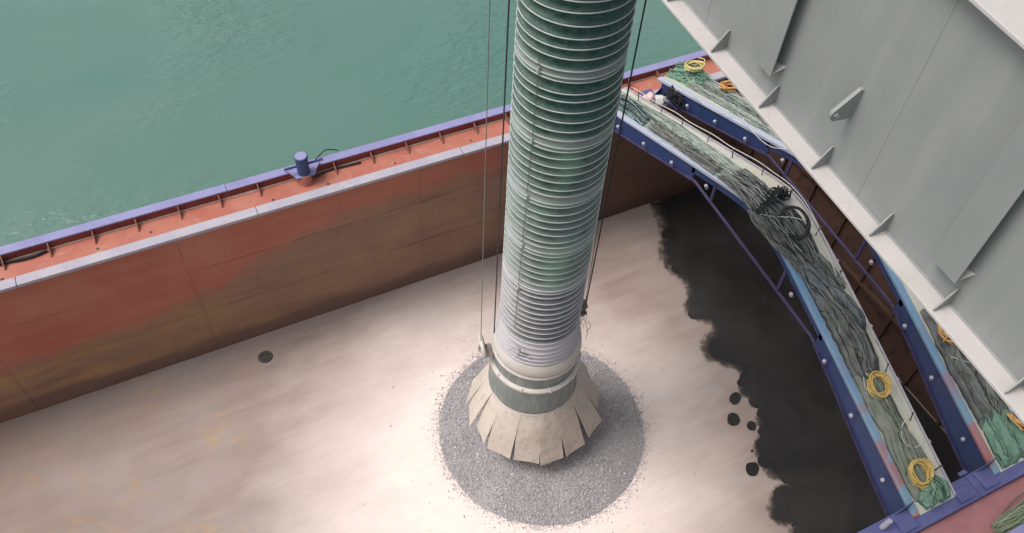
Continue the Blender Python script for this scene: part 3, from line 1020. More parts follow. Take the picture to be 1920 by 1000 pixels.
lathe_part('collar', 'collar', [(0.80, 4.42), (0.96, 4.44), (0.985, 4.38), (1.01, 4.30), (1.02, 4.22), (1.02, 4.12), (1.0, 4.06), (0.90, 4.04), (0.80, 4.04)], label='dusty cream flared collar below the bellows')
lathe_part('collar_lip', 'collar', [(0.90, 4.04), (1.025, 4.03), (1.03, 3.99), (1.0, 3.965), (0.90, 3.965)])
lathe_part('upper_drum', 'drum', [(0.86, 3.97), (0.985, 3.97), (0.99, 3.50), (0.86, 3.50)])
lathe_part('band_ring', 'collar', [(0.96, 3.56), (1.045, 3.56), (1.075, 3.53), (1.075, 3.47), (1.045, 3.44), (0.96, 3.44)])
lathe_part('drum', 'drum', [(0.98, 3.46), (1.045, 3.46), (1.06, 3.40), (1.065, 2.46), (0.99, 2.42), (0.95, 2.5)], label='grey green steel drum above the flap skirt')
b = MB()
b.lathe([(1.072, 2.56), (1.085, 2.54), (1.09, 2.44), (1.07, 2.40), (1.04, 2.42)], 72, (AX, AY))
shade_auto(b.build('skirt_clamp', M['collar'], spout))
lathe_part('top_sleeve', 'girder', [(0.7, 15.15), (0.9, 15.15), (0.9, 15.50), (0.7, 15.50)], 48)
# clips round the band ring
for k in range(10):
    a = 2 * PI * (k + 0.3) / 10
    b = MB()
    dx, dy = math.cos(a), math.sin(a)
    b.tube([(AX + dx * 1.05, AY + dy * 1.05, 3.41), (AX + dx * 1.09, AY + dy * 1.09, 3.50), (AX + dx * 1.05, AY + dy * 1.05, 3.59)], 0.014, 6)
    b.build('clip', M['collar'], spout)
# skirt flaps
# (centre angle, width, lower radius, lower height, twist: one edge stands out)
flaps = [(32, 26, 1.58, 1.1, 0.02, 0.93), (59, 28, 1.58, 1.1, 0.0, 0.95), (87, 28, 1.58, 1.08, 0.03, 0.93), (115, 28, 1.6, 1.1, -0.03, 0.94),
         (142, 27, 1.58, 1.1, 0.0, 0.93), (167, 25, 1.56, 1.10, 0.04, 0.90), (190, 22, 1.52, 1.10, 0.05, 0.78), (214, 27, 1.55, 1.02, -0.02, 0.87), (241, 26, 1.55, 1.02, 0.01, 0.90),
         (265, 24, 1.58, 0.98, 0.0, 0.91), (289, 24, 1.63, 0.98, 0.03, 0.85), (314, 24, 1.76, 1.08, 0.08, 0.74), (338, 23, 1.80, 1.24, 0.06, 0.72), (3, 23, 1.78, 1.40, 0.05, 0.64)]
for k, (a0, wd, rb, zb, twk, wbk) in enumerate(flaps):
    b = MB()
    na, nzz = 7, 8
    rows = []
    tw = twk * 2 + random.uniform(-0.03, 0.03)
    for side in (0, 1):
        for j in range(nzz + 1):
            t_ = j / nzz
            for i in range(na + 1):
                s = i / na - 0.5
                wtop, wbot = wd * 1.10, wd * wbk
                aa = math.radians(a0 + s * (wtop + (wbot - wtop) * t_))
                rr_ = 1.082 + (rb - 1.082) * (t_ ** 0.85)
                # flat panel: follow the chord more and more towards the bottom edge
                chord = math.cos(math.radians(wd * 0.5)) / math.cos(math.radians(s * wd))
                rr_ *= 1 + (chord * 1.012 - 1) * t_
                rr_ += 0.022 * math.sin(t_ * 4 + k) * t_ + tw * s * t_ + 0.015 * N3(s * 3, t_ * 3, k * 3.1)
                zz_ = 2.50 + (zb - 2.50) * t_ + 0.03 * N3(s * 2, k * 1.9) * t_ + (s * 0.22 * N3(k * 2.7, 3.3) + 0.05 * N3(k * 5.1, 1.2)) * t_ ** 2
                rr_ += 0.009 * (k % 2) - side * 0.018
                rows.append((AX + rr_ * math.cos(aa), AY + rr_ * math.sin(aa), zz_ - side * 0.008))
    n1_ = (nzz + 1) * (na + 1)
    fs = []
    for side in (0, 1):
        for j in range(nzz):
            for i in range(na):
                q_ = side * n1_ + j * (na + 1) + i
                fs.append((q_, q_ + na + 1, q_ + na + 2, q_ + 1) if side == 0 else (q_, q_ + 1, q_ + na + 2, q_ + na + 1))
    W_ = na + 1
    for j in range(nzz):
        for i in (0, na):
            q_ = j * W_ + i
            fs.append((q_, q_ + n1_, q_ + n1_ + W_, q_ + W_))
    for i in range(na):
        q_ = nzz * W_ + i
        fs.append((q_, q_ + n1_, q_ + n1_ + 1, q_ + 1))
        q_ = i
        fs.append((q_, q_ + 1, q_ + n1_ + 1, q_ + n1_))
    b.add(rows, fs)
    shade_auto(b.build('skirt_flap', M['flap'], spout), 40)
# sheave on the left flank
pul = MB()
PX, PY, PZ = 4.72, 9.70, 3.93
ax_ = Vector((0.93, -0.26, 0.18)).normalized()        # disc plane normal
uu = Vector((ax_.y, -ax_.x, 0)).normalized()
ww_ = uu.cross(ax_).normalized()
ring_ = [(Vector((PX, PY, PZ)) + (uu * math.cos(2 * PI * i / 28) + ww_ * math.sin(2 * PI * i / 28)) * 0.25) for i in range(28)]
pul.tube(ring_, 0.045, 8, True)
pul.prism([(p - Vector((PX, PY, PZ))) * 0.9 + Vector((PX, PY, PZ)) - ax_ * 0.02 for p in ring_], ax_ * 0.04)
po = pul.build('sheave', M['collar'], spout)
shade_auto(po)
b = MB()
b.tube([Vector((PX, PY, PZ)) - ax_ * 0.09, Vector((PX, PY, PZ)) + ax_ * 0.09], 0.05, 10)
b.build('axle', M['clamp'], po)
b = MB()
for s in (-1, 1):
    b.prism([Vector((PX - 0.05, PY, PZ + 0.06)) + ax_ * 0.075 * s, Vector((PX + 0.08, PY, PZ + 0.08)) + ax_ * 0.075 * s, Vector((AX - 0.93, AY + 0.22, 3.86)) + ax_ * 0.075 * s,
             Vector((AX - 0.93, AY + 0.22, 3.58)) + ax_ * 0.075 * s, Vector((PX - 0.04, PY, PZ - 0.16)) + ax_ * 0.075 * s], ax_ * 0.016)
b.build('sheave_bracket', M['collar'], spout)
# clamp on the right flank
b = MB()
b.box((AX + 0.92, AY - 0.16, 4.62), (AX + 1.16, AY + 0.08, 4.70))
b.box((AX + 1.02, AY - 0.12, 4.70), (AX + 1.14, AY + 0.04, 5.02))
b.tube([(AX + 1.08, AY - 0.14, 4.9), (AX + 1.08, AY + 0.10, 4.9)], 0.09, 10)
b.tube([(AX + 0.86, AY - 0.02, 5.25), (AX + 1.08, AY - 0.02, 4.95)], 0.03, 6)
b.build('cable_clamp', M['clamp'], spout)
# thin guide cord on the front of the bellows
b = MB()
pts = []
for i in range(60):
    z_ = 12.45 - i * (12.45 - 5.45) / 59
    a = math.radians(208 - 4 * i / 59)
    pts.append((AX + (BR + 0.022) * math.cos(a), AY + (BR + 0.022) * math.sin(a), z_))
b.tube(pts, 0.006, 5)
b.build('guide_cord', M['clamp'], spout)
b = MB()
for z_ in (12.1, 10.74, 9.4, 8.1, 6.85):
    i = int((12.45 - z_) / 7.0 * 59)
    p = Vector(pts[i])
    b.tube([p + Vector((0, 0, 0.05)), p - Vector((0, 0, 0.05))], 0.022, 6)
b.build('cord_knots', M['ring'], spout)
# loose frayed wires
b = MB()
for k in range(16):
    a = math.radians(random.uniform(208, 226))
    z0 = random.uniform(4.75, 5.0)
    p = []
    aa = a
    for i in range(7):
        aa += math.radians(random.uniform(-5, 5))
        rr_ = BR + 0.035 + 0.04 * math.sin(i * 1.3 + k) ** 2
        p.append((AX + rr_ * math.cos(aa), AY + rr_ * math.sin(aa), z0 - i * random.uniform(0.05, 0.09)))
    b.tube(smooth_path(p, 4), 0.0045, 4)
b.build('loose_wire', M['wire'], spout)
b = MB()
for k in range(7):
    p = [(AX + 1.05 + random.uniform(-0.05, 0.05), AY + random.uniform(-0.1, 0.06), 4.75)]
    for i in range(6):
        q_ = p[-1]
        p.append((q_[0] + random.uniform(-0.10, 0.12), q_[1] + random.uniform(-0.1, 0.06), q_[2] - random.uniform(0.1, 0.24)))
    b.tube(smooth_path(p, 5), 0.006, 4)
b.build('loose_wire', M['wire'], spout)

# hoist cables
def cable(p0, p1, r, mat, label):
    b = MB()
    P0, P1 = Vector(p0), Vector(p1)
    b.tube([P0.lerp(P1, i / 20) for i in range(21)], r, 7)
    o = b.build('hoist_cable', M[mat], smooth=True)
    tag(o, label, 'cable', 'steel cables beside the spout')


cable((4.66, 9.70, 4.0), (4.66, 9.70, 15.45), 0.0095, 'cable_pale', 'thin pale cable farthest left of the spout')
cable((4.97, 9.66, 4.0), (4.93, 9.62, 15.45), 0.0145, 'cable', 'darker cable running down close to the left of the spout')
cable((7.02, 9.20, 5.0), (7.18, 9.30, 15.45), 0.0155, 'cable', 'dark cable hanging to the right of the spout')
cable((6.96, 9.16, 5.0), (6.82, 9.15, 15.45), 0.008, 'cable', 'thin cable touching the right flank of the spout')

# ------------------------------------------------------------------ boom girder
g = Vector((-0.02793987, 0.99320248, 0.11299645))
gn = Vector((0.99960456, 0.02811997, 0.0))
gu = Vector((0, 0, 1))
G0 = Vector((5.05537765, 3.61375997, 14.89566544)) + gn * 0.06


def GP(a, u_, n_=0.0):
    """girder point: along, up, depth to the right of the web"""
    return G0 + g * a + gu * u_ + gn * n_


def gbox(b, a0, a1, u0, u1, n0, n1):
    P = [GP(a, u_, n_) for a in (a0, a1) for u_ in (u0, u1) for n_ in (n0, n1)]
    b.add(P, [(0, 1, 3, 2), (4, 6, 7, 5), (0, 4, 5, 1), (2, 3, 7, 6), (0, 2, 6, 4), (1, 5, 7, 3)])


gird = empty('boom_girder', GP(0, 0))
tag(gird, 'grey painted steel boom girder with pale flanges at the upper right', 'girder')
A0, A1 = -7.5, 7.4
def gpart(name, mat, fn, parent=gird, bevel=0.0, label=None):
    b = MB()
    fn(b)
    o = b.build(name, M[mat], parent, bevel=bevel)
    if label:
        tag(o, label)
    return o


web = gpart('web_plate', 'girder', lambda b: gbox(b, A0, A1, 0.0, 2.08, 0.0, 0.02))
gpart('web_plate', 'girder', lambda b: gbox(b, A0, A1, 0.0, 2.08, 1.50, 1.52))
gpart('bottom_flange', 'flange', lambda b: gbox(b, A0, A1, -0.035, -0.001, -0.20, 1.68), bevel=0.006, label='pale bottom flange strip with a row of gussets')
gpart('top_flange', 'flange', lambda b: gbox(b, A0, A1, 2.081, 2.115, -0.12, 1.64), bevel=0.006)
# fillet welds
b = MB()
b.tube([GP(A0 + (A1 - A0) * i / 50, 0.004 + 0.003 * N3(i * 1.7), -0.004) for i in range(51)], 0.014, 6)
b.build('weld_bead', M['girder'], gird)
for a_ in (1.95, -0.42, -2.9):
    b = MB()
    b.tube([GP(a_ + 0.004 * N3(i * 0.9, a_), 0.02 + 2.05 * i / 30, 0.0) for i in range(31)], 0.0035, 6)
    b.build('weld_bead', M['girder'], gird)
for k in range(-9, 10):
    a = 0.795 * k + 0.0
    b = MB()
    b.prism([GP(a - 0.007, 0.001, 0.002), GP(a - 0.007, 0.001, -0.178), GP(a - 0.007, 0.028, -0.178), GP(a - 0.007, 0.205, -0.03), GP(a - 0.007, 0.205, 0.002)], g * 0.014)
    b.build('gusset', M['girder'], gird)
for k in range(-3, 4):
    a = -1.58 + 2.42 * k + 0.0
    b = MB()
    # angle stiffener: standing leg on the far side, flange parallel to the web, open towards the camera
    u0, u1 = 0.30, 2.07
    gbox(b, a, a + 0.27, u0, u1, -0.115, -0.100)
    gbox(b, a + 0.255, a + 0.27, u0, u1, -0.100, 0.001)
    b.build('stiffener', M['girder'], gird)
    b = MB()
    b.prism([GP(a + 0.005, u0 + 0.02, -0.098), GP(a + 0.25, u0 - 0.0, -0.098), GP(a + 0.25, u0 - 0.0, 0.0), GP(a - 0.04, u0 + 0.10, 0.0)], gu * 0.012)
    b.build('stiffener_foot', M['flange'], gird)
# lifting lug: plate square to the web and to the boom axis, rounded free end with a hole
b = MB()
LA = -0.04
eo = (gn * 0.985 - g * 0.17)
pl = [(0.002, 0.86), (-0.03, 0.86)]
tip = Vector((-0.165, 0.62))
for i in range(11):
    t_ = math.radians(140 + 150 * i / 10)
    pl.append((tip.x + 0.062 * math.cos(t_), tip.y + 0.062 * math.sin(t_)))
pl += [(-0.05, 0.56), (0.002, 0.60)]
n_o = len(pl)
hole = []
for p in pl:
    d_ = Vector((p[0], p[1])) - tip
    d_.normalize()
    hole.append((tip.x + 0.035 * d_.x, tip.y + 0.035 * d_.y))
vv = [GP(LA, p[1], 0) + eo * p[0] for p in pl] + [GP(LA, p[1], 0) + eo * p[0] for p in hole]
vv += [p + (g * 0.985 + gn * 0.17) * 0.036 for p in vv]
K = 2 * n_o
ff = []
for i in range(n_o):
    j = (i + 1) % n_o
    ff += [(i, j, n_o + j, n_o + i), (K + i, K + n_o + i, K + n_o + j, K + j), (i, K + i, K + j, j), (n_o + i, n_o + j, K + n_o + j, K + n_o + i)]
b.add(vv, ff)
lug = b.build('lifting_lug', M['girder'], gird)
tag(lug, 'grey lifting lug with a round hole on the web')

# ------------------------------------------------------------------ hatch beams
PROF = [(2.2, 4.80), (3.2, 5.24), (4.2, 5.68), (5.2, 6.12), (6.2, 6.55), (7.0, 6.89), (7.5, 7.09), (7.9, 7.22), (8.3, 7.30), (8.7, 7.30), (9.1, 7.21),
        (9.6, 7.06), (10.6, 6.74), (11.6, 6.42), (12.6, 6.10), (13.6, 5.77), (14.5, 5.48), (15.06, 5.30)]
PY_, PZ_ = [p[0] for p in PROF], [p[1] for p in PROF]


def P(y_):
    return float(np.interp(y_, PY_, PZ_))


LOW = [(2.46, 4.12), (3.3, 4.56), (4.17, 5.05), (5.0, 5.52), (5.8, 5.94), (10.5, 6.36), (11.6, 5.98), (13.0, 5.48), (14.86, 4.83)]


def low(y_):
    return float(np.interp(y_, [p[0] for p in LOW], [p[1] for p in LOW]))


def strip(b, xa, xb, zoff0, zoff1, ys):
    """solid following the beam profile, from x=xa..xb, between P+zoff0 and P+zoff1"""
    n_ = len(ys)
    vv = []
    for y_ in ys:
        z_ = P(y_)
        vv += [(xa, y_, z_ + zoff0), (xb, y_, z_ + zoff0), (xb, y_, z_ + zoff1), (xa, y_, z_ + zoff1)]
    ff = [(3, 2, 1, 0)]
    for i in range(n_ - 1):
        for k in range(4):
            k2 = (k + 1) % 4
            ff.append((4 * i + k, 4 * i + k2, 4 * i + 4 + k2, 4 * i + 4 + k))
    ff.append(tuple(4 * (n_ - 1) + k for k in range(4)))
    b.add(vv, ff)


YS = sorted(set(PY_ + [2.2 + 0.32 * i for i in range(41) if 2.2 + 0.32 * i < 15.06]))


def hatch_beam(x0, W, label):
    hb = empty('hatch_beam', (x0 + W / 2, 8.6, 4.8))
    tag(hb, label, 'beam', 'gabled hatch beams across the hold')
    b = MB()
    strip(b, x0 + 0.155, x0 + W, -0.035, 0.0, YS)
    shade_auto(b.build('top_plate', M['cream'], hb), 25)
    b = MB()
    strip(b, x0 - 0.01, x0 + 0.15, -0.06, 0.045, YS)
    shade_auto(b.build('edge_flange', M['edge_blue'], hb, bevel=0.02), 25)
    b = MB()
    strip(b, x0 + W + 0.002, x0 + W + 0.045, -0.07, 0.03, YS)
    shade_auto(b.build('edge_rim', M['coaming'], hb), 25)
    for xw in (x0 + 0.03, x0 + W - 0.06):
        # end webs, below the flange down to the lower edge
        for ya, yb in ((2.46, 5.8), (10.5, 14.86)):
            b = MB()
            ys = [ya + (yb - ya) * i / 12 for i in range(13)]
            vv = []
            for y_ in ys:
                vv += [(xw, y_, low(y_)), (xw + 0.025, y_, low(y_)), (xw + 0.025, y_, P(y_) - 0.062), (xw, y_, P(y_) - 0.062)]
            ff = [(3, 2, 1, 0)]
            for i in range(12):
                for k in range(4):
                    k2 = (k + 1) % 4
                    ff.append((4 * i + k, 4 * i + k2, 4 * i + 4 + k2, 4 * i + 4 + k))
            ff.append((48, 49, 50, 51))
            b.add(vv, ff)
            b.build('web_plate', M['beam_blue'], hb)
            b = MB()
            vv = [(xw - 0.05, y_, low(y_) - 0.012) for y_ in ys] + [(xw + 0.075, y_, low(y_) - 0.012) for y_ in ys]
            vv += [(p[0], p[1], p[2] - 0.03) for p in vv]
            k = len(ys)
            ff = []
            for i in range(k - 1):
                ff += [(i, k + i, k + i + 1, i + 1), (2 * k + i, 2 * k + i + 1, 3 * k + i + 1, 3 * k + i),
                       (i, i + 1, 2 * k + i + 1, 2 * k + i), (k + i, 3 * k + i, 3 * k + i + 1, k + i + 1)]
            b.add(vv, ff)
            b.build('web_flange', M['chord'], hb)
        # lower chord under the ridge, with posts
        b = MB()
        pa, pb = Vector((xw + 0.012, 5.6, low(5.6) - 0.01)), Vector((xw + 0.012, 10.7, low(10.7) - 0.01))
        b.tube([pa, Vector((xw + 0.012, 5.95, 5.96)), Vector((xw + 0.012, 10.4, 6.35)), pb], 0.036, 8)
        b.build('lower_chord', M['chord'], hb)
        for y_ in (7.15, 9.75):
            b = MB()
            b.box((xw - 0.012, y_ - 0.035, low(y_)), (xw + 0.04, y_ + 0.035, P(y_) - 0.06))
            b.build('post', M['chord'], hb)
        b = MB()
        ys = [5.7 + 4.9 * i / 14 for i in range(15)]
        for i in range(14):
            b.prism([(xw, ys[i], P(ys[i]) - 0.24), (xw, ys[i + 1], P(ys[i + 1]) - 0.24), (xw, ys[i + 1], P(ys[i + 1]) - 0.062), (xw, ys[i], P(ys[i]) - 0.062)], (0.02, 0, 0))
        b.build('ridge_web', M['beam_blue'], hb)
    # pipe-end studs along both flanks
    sm = MB()
    sm.lathe([(0.0, 0.10), (0.034, 0.10), (0.042, 0.09), (0.042, -0.02), (0.0, -0.02)], 12)
    sm.lathe([(0.0, 0.106), (0.018, 0.106), (0.018, 0.09), (0.0, 0.09)], 8)
    sme = sm.mesh('pipe_stud', M['stud'])
    for y_ in (3.05, 4.28, 5.35, 6.72, 9.9, 11.2, 12.35, 13.5):
        link('pipe_stud', sme, hb, (x0 - 0.06, y_, P(y_) - 0.30), (0, -0.5, 0))
        link('pipe_stud', sme, hb, (x0 + W + 0.09, y_ + 0.2, P(y_ + 0.2) - 0.16), (0, 0.4, 0))
    # pins along the far edge of the top plate
    pm = MB()
    pm.tube([(0, 0, -0.01), (0.0, 0.01, 0.24)], 0.013, 6)
    pm.tube([(0, 0.01, 0.24), (0, 0.012, 0.27)], 0.022, 6)
    pme = pm.mesh('pin', M['pin'])
    for i in range(13):
        y_ = 2.75 + 0.95 * i
        link('pin', pme, hb, (x0 + W - 0.13 + 0.02 * math.sin(i * 3), y_, P(y_)), (random.uniform(-0.15, 0.15), random.uniform(-0.15, 0.15), 0))
    # seat plates and knee brackets on the coaming at either end
    for yc_, s in ((2.2, 1), (15.0, -1)):
        for dx in (-0.40, W + 0.02):
            b = MB()
            b.box((x0 + dx, yc_ - 0.16, ZC + 0.037), (x0 + dx + 0.38, yc_ + 0.22, ZC + 0.072))
            for hx in (0.09, 0.2, 0.3):
                b.tube([(x0 + dx + hx, yc_ + 0.1, ZC + 0.07), (x0 + dx + hx, yc_ + 0.1, ZC + 0.086)], 0.022, 6)
            b.build('seat_plate', M['purple'], hb, bevel=0.006)
        b = MB()
        b.prism([(x0 - 0.33, yc_ + s * 0.20, ZC + 0.075), (x0 + 0.02, yc_ + s * 0.20, ZC + 0.075), (x0 + 0.02, yc_ + s * 0.20, ZC + 0.42)], (0, 0.02, 0))
        b.build('knee_bracket', M['beam_blue'], hb)
    return hb


BA, WA = 10.36, 1.06
BB, WB = 12.50, 1.06
hatch_beam(BA, WA, 'gabled blue and cream hatch beam carrying dark nets, nearest the spout')
hatch_beam(BB, WB, 'gabled blue hatch beam partly hidden under the grey girder')
# third beam, mostly hidden by the girder
# coaming ledge plates between the beams
for nm, xa, xb, ya, yb in (('ledge_plate', 11.50, 12.44, 14.45, 14.9), ('ledge_plate', 11.86, 12.06, 2.47, 2.56)):
    b = MB()
    b.box((xa, ya, ZC - 0.02), (xb, yb, ZC + 0.03))
    part(nm, 'purple', b, bevel=0.01)


# ------------------------------------------------------------------ tarpaulins and nets on the beams
def drape(name, mat, x0, stations, label, cat, group, h=0.16, folds=4.0, seed=1, drift=0.6, slant=0.55, ny=150, nu=44, rough_edge=0.05, rolls=0):
    """cloth bundle: stations = [(y, u_left, u_right, height factor)], u in metres from the beam's left edge"""
    ys = [s[0] for s in stations]
    y0, y1 = ys[0], ys[-1]
    b = MB()
    vv = []
    for i in range(ny + 1):
        t_ = i / ny
        y_ = y0 + (y1 - y0) * t_
        sgn = 1 if y1 > y0 else -1
        ul = float(np.interp(sgn * y_, [sgn * a for a in ys], [s[1] for s in stations]))
        ur = float(np.interp(sgn * y_, [sgn * a for a in ys], [s[2] for s in stations]))
        hf = float(np.interp(sgn * y_, [sgn * a for a in ys], [s[3] for s in stations]))
        ul += rough_edge * N3(y_ * 2.3, seed) + 0.4 * rough_edge * N3(y_ * 8, seed + 2)
        ur += rough_edge * N3(y_ * 2.1, seed + 5) + 0.4 * rough_edge * N3(y_ * 8, seed + 7)
        endf = min(1.0, t_ * 14, (1 - t_) * 14) ** 0.6 if 0 < t_ < 1 else 0.0
        for k in range(nu + 1):
            w = k / nu
            env = max(0.0, math.sin(PI * w)) ** 0.55
            # folds run obliquely along the bundle: rounded backs, sharp valleys
            ph = folds * w + drift * N3(y_ * 0.55, seed + 1.7) * 2.0 + slant * y_ + 0.25 * N3(y_ * 1.1, w * 2.0, seed)
            rdg = abs(math.sin(PI * ph)) ** 0.7
            ph2 = folds * 1.7 * w - 0.9 * slant * y_ + 1.1 * N3(y_ * 0.8, w * 1.2, seed + 4)
            rdg2 = abs(math.sin(PI * ph2)) ** 0.6
            lump = N3(y_ * 0.9, w * 1.2, seed + 11)
            sel = 0.5 + 0.5 * math.tanh(5 * N3(y_ * 0.8, w * 1.1, seed + 40))
            z_ = hf * h * env * (0.02 + 0.95 * rdg * (0.30 + 0.70 * sel) + 0.75 * rdg2 * (1 - sel) + 0.30 * lump + 0.03 * N3(y_ * 7, w * 9, seed + 3)) * endf
            z_ = max(0.0, z_) + 0.012 + 0.006 * (k % 2)
            x_ = x0 + ul + (ur - ul) * w + 0.03 * N3(y_ * 3, w * 4, seed + 8) * env
            yy = y_ + 0.06 * N3(w * 5, seed, t_ * 3) * (1 if (t_ < 0.06 or t_ > 0.94) else 0)
            vv.append((x_, yy, P(yy) + (0.05 if x_ < x0 + 0.15 else 0.0) + z_))
    W_ = nu + 1
    ff = [(i * W_ + k, i * W_ + k + 1, (i + 1) * W_ + k + 1, (i + 1) * W_ + k) for i in range(ny) for k in range(nu)]
    if y1 < y0:
        ff = [q_[::-1] for q_ in ff]
    b.add(vv, ff)
    # gathered folds lying over the sheet: flattened tapering rolls with creases between them
    rs = random.Random(seed * 17 + 3)
    for q_ in range(rolls):
        ta = rs.uniform(0.0, 0.55)
        tb = min(0.99, ta + rs.uniform(0.3, 0.75))
        wa = rs.uniform(0.12, 0.88)
        wb = min(0.92, max(0.08, wa + rs.uniform(-0.5, 0.5)))
        R_ = rs.uniform(0.030, 0.075)
        n_ = 16
        ring = 10
        vv2 = []
        for i in range(n_ + 1):
            t_ = i / n_
            y_ = y0 + (y1 - y0) * (ta + (tb - ta) * t_)
            sgn = 1 if y1 > y0 else -1
            ul = float(np.interp(sgn * y_, [sgn * a for a in ys], [s_[1] for s_ in stations]))
            ur = float(np.interp(sgn * y_, [sgn * a for a in ys], [s_[2] for s_ in stations]))
            hf = float(np.interp(sgn * y_, [sgn * a for a in ys], [s_[3] for s_ in stations]))
            w = wa + (wb - wa) * t_ + 0.08 * N3(t_ * 3, q_ * 5.1, seed)
            rr_ = R_ * (math.sin(PI * min(0.98, max(0.02, t_))) ** 0.5) * (1 + 0.35 * N3(t_ * 6, q_ * 3.3, seed))
            cz = P(y_) + hf * h * (0.55 * math.sin(PI * min(0.98, max(0.02, w))) ** 0.6) + 0.03
            cx_ = x0 + ul + (ur - ul) * w
            for k in range(ring):
                a = 2 * PI * k / ring
                e_ = 1 + 0.22 * N3(math.cos(a) * 1.5, math.sin(a) * 1.5, q_ * 2 + t_ * 4)
                vv2.append((cx_ + 1.5 * rr_ * e_ * math.cos(a), y_, cz + 0.9 * rr_ * e_ * math.sin(a)))
        ff2 = [(i * ring + k, i * ring + (k + 1) % ring, (i + 1) * ring + (k + 1) % ring, (i + 1) * ring + k) for i in range(n_) for k in range(ring)]
        b.add(vv2, ff2)
    o = b.build(name, M[mat], smooth=True)
    sm_ = o.modifiers.new('thickness', 'SOLIDIFY')
    sm_.thickness = 0.012
    sm_.offset = -1
    tag(o, label, cat, group)
    SURF[o.name] = (vv, ny, nu)
    return o


SURF = {}


def strands(owner, x0, stations, count, cols, r=(0.006, 0.011), h=0.1, wander=0.06, seed=0, name='strand', follow=False):
    """net strands running along the bundle"""
    ys = [s[0] for s in stations]
    sgn = 1 if ys[-1] > ys[0] else -1
    b = MB()
    rs = random.Random(seed)
    for c_ in range(count):
        w = rs.random()
        w0, w1 = w, min(1, max(0, w + rs.uniform(-0.2, 0.2)))
        ta, tb = sorted((rs.random(), rs.random()))
        if rs.random() < 0.5:
            ta, tb = 0.0, 1.0
        if tb - ta < 0.15:
            tb = min(1, ta + 0.3)
        lift = rs.uniform(0.25, 1.1)
        pts = []
        n_ = max(6, int(22 * (tb - ta)))
        for i in range(n_ + 1):
            t_ = ta + (tb - ta) * i / n_
            y_ = ys[0] + (ys[-1] - ys[0]) * t_
            ul = float(np.interp(sgn * y_, [sgn * a for a in ys], [s[1] for s in stations]))
            ur = float(np.interp(sgn * y_, [sgn * a for a in ys], [s[2] for s in stations]))
            hf = float(np.interp(sgn * y_, [sgn * a for a in ys], [s[3] for s in stations]))
            ww = w0 + (w1 - w0) * t_ + wander * N3(y_ * 2.5, c_ * 3.1)
            ww = min(1.05, max(-0.05, ww))
            env = max(0.0, math.sin(PI * min(1, max(0, ww)))) ** 0.6
            zz_ = 0.02 + hf * h * env * lift + 0.03 * N3(y_ * 4, c_ * 1.7) * hf
            x_ = x0 + ul + (ur - ul) * ww
            if follow:  # strands added over the tarps, dark ones putting crease shade into their colour
                sv, sny, snu = SURF[owner.name]
                p_ = sv[min(sny, int(t_ * sny)) * (snu + 1) + min(snu, max(0, int(round(ww * snu))))]
                pts.append((p_[0], p_[1], p_[2] + 0.006))
                continue
            pts.append((x_, y_, P(y_) + (0.05 if x_ < x0 + 0.15 else 0) + max(0.012, zz_)))
        cc_ = cols[rs.randrange(len(cols))]
        k_ = rs.uniform(0.7, 1.25)
        b.tube(pts, rs.uniform(*r), 4, col=tuple(x_ * k_ for x_ in cc_))
    return tag(b.build(name, M['strand'], owner, usecol=True), kind='stuff')


GREENP = [(0.34, 0.41, 0.36), (0.28, 0.35, 0.30), (0.42, 0.43, 0.40), (0.17, 0.21, 0.18), (0.09, 0.10, 0.095)]
GREYD = [(0.10, 0.105, 0.11), (0.20, 0.205, 0.20), (0.035, 0.037, 0.04), (0.27, 0.275, 0.265), (0.02, 0.021, 0.023)]
GRN = [(0.10, 0.27, 0.18), (0.20, 0.36, 0.26), (0.05, 0.12, 0.08), (0.28, 0.36, 0.28)]

# beam A, far end to near end
s = [(15.0, 0.10, 0.85, 0.8), (13.8, 0.25, 0.85, 1.0), (12.6, 0.16, 0.92, 1.0), (11.4, 0.12, 0.86, 1.0), (10.3, 0.08, 0.80, 0.9), (9.55, 0.08, 0.66, 0.8)]
o = drape('fishing_net', 'net_pale', BA, s, 'pale green fishing net spread along the far slope of the nearer beam', 'net', 'nets and tarps on the beams', h=0.13, folds=2.4, seed=3, ny=190, slant=0.3)
strands(o, BA, s, 420, GREENP, r=(0.005, 0.0085), h=0.17, seed=11, wander=0.10)
s2 = [(14.3, 0.12, 0.5, 1.0), (13.6, 0.18, 0.52, 1.1), (12.8, 0.10, 0.40, 0.8)]
strands(o, BA, s2, 60, [(0.05, 0.075, 0.08), (0.20, 0.30, 0.31), (0.03, 0.035, 0.04)], h=0.34, seed=12)
s3 = [(12.6, 0.08, 0.40, 1.0), (11.3, 0.06, 0.34, 1.0), (9.9, 0.02, 0.30, 1.0)]
strands(o, BA, s3, 34, [(0.03, 0.035, 0.033), (0.10, 0.115, 0.105), (0.17, 0.12, 0.11), (0.24, 0.26, 0.24)], h=0.24, seed=13)
# fan of strands gathered under the black lashing
s = [(9.75, 0.02, 0.80, 0.5), (9.2, -0.02, 0.72, 0.9), (8.75, -0.10, 0.62, 1.3), (8.3, -0.18, 0.52, 1.7)]
o = drape('gathered_net', 'tarp_grey', BA, s, 'grey net fanned out and gathered under a black lashing at the beam ridge', 'net', 'nets and tarps on the beams', h=0.16, folds=5.0, seed=5, ny=60)
strands(o, BA, s, 230, [(0.20, 0.205, 0.20), (0.30, 0.31, 0.295), (0.10, 0.10, 0.105), (0.03, 0.03, 0.033), (0.16, 0.19, 0.165)], h=0.25, seed=14, wander=0.02)
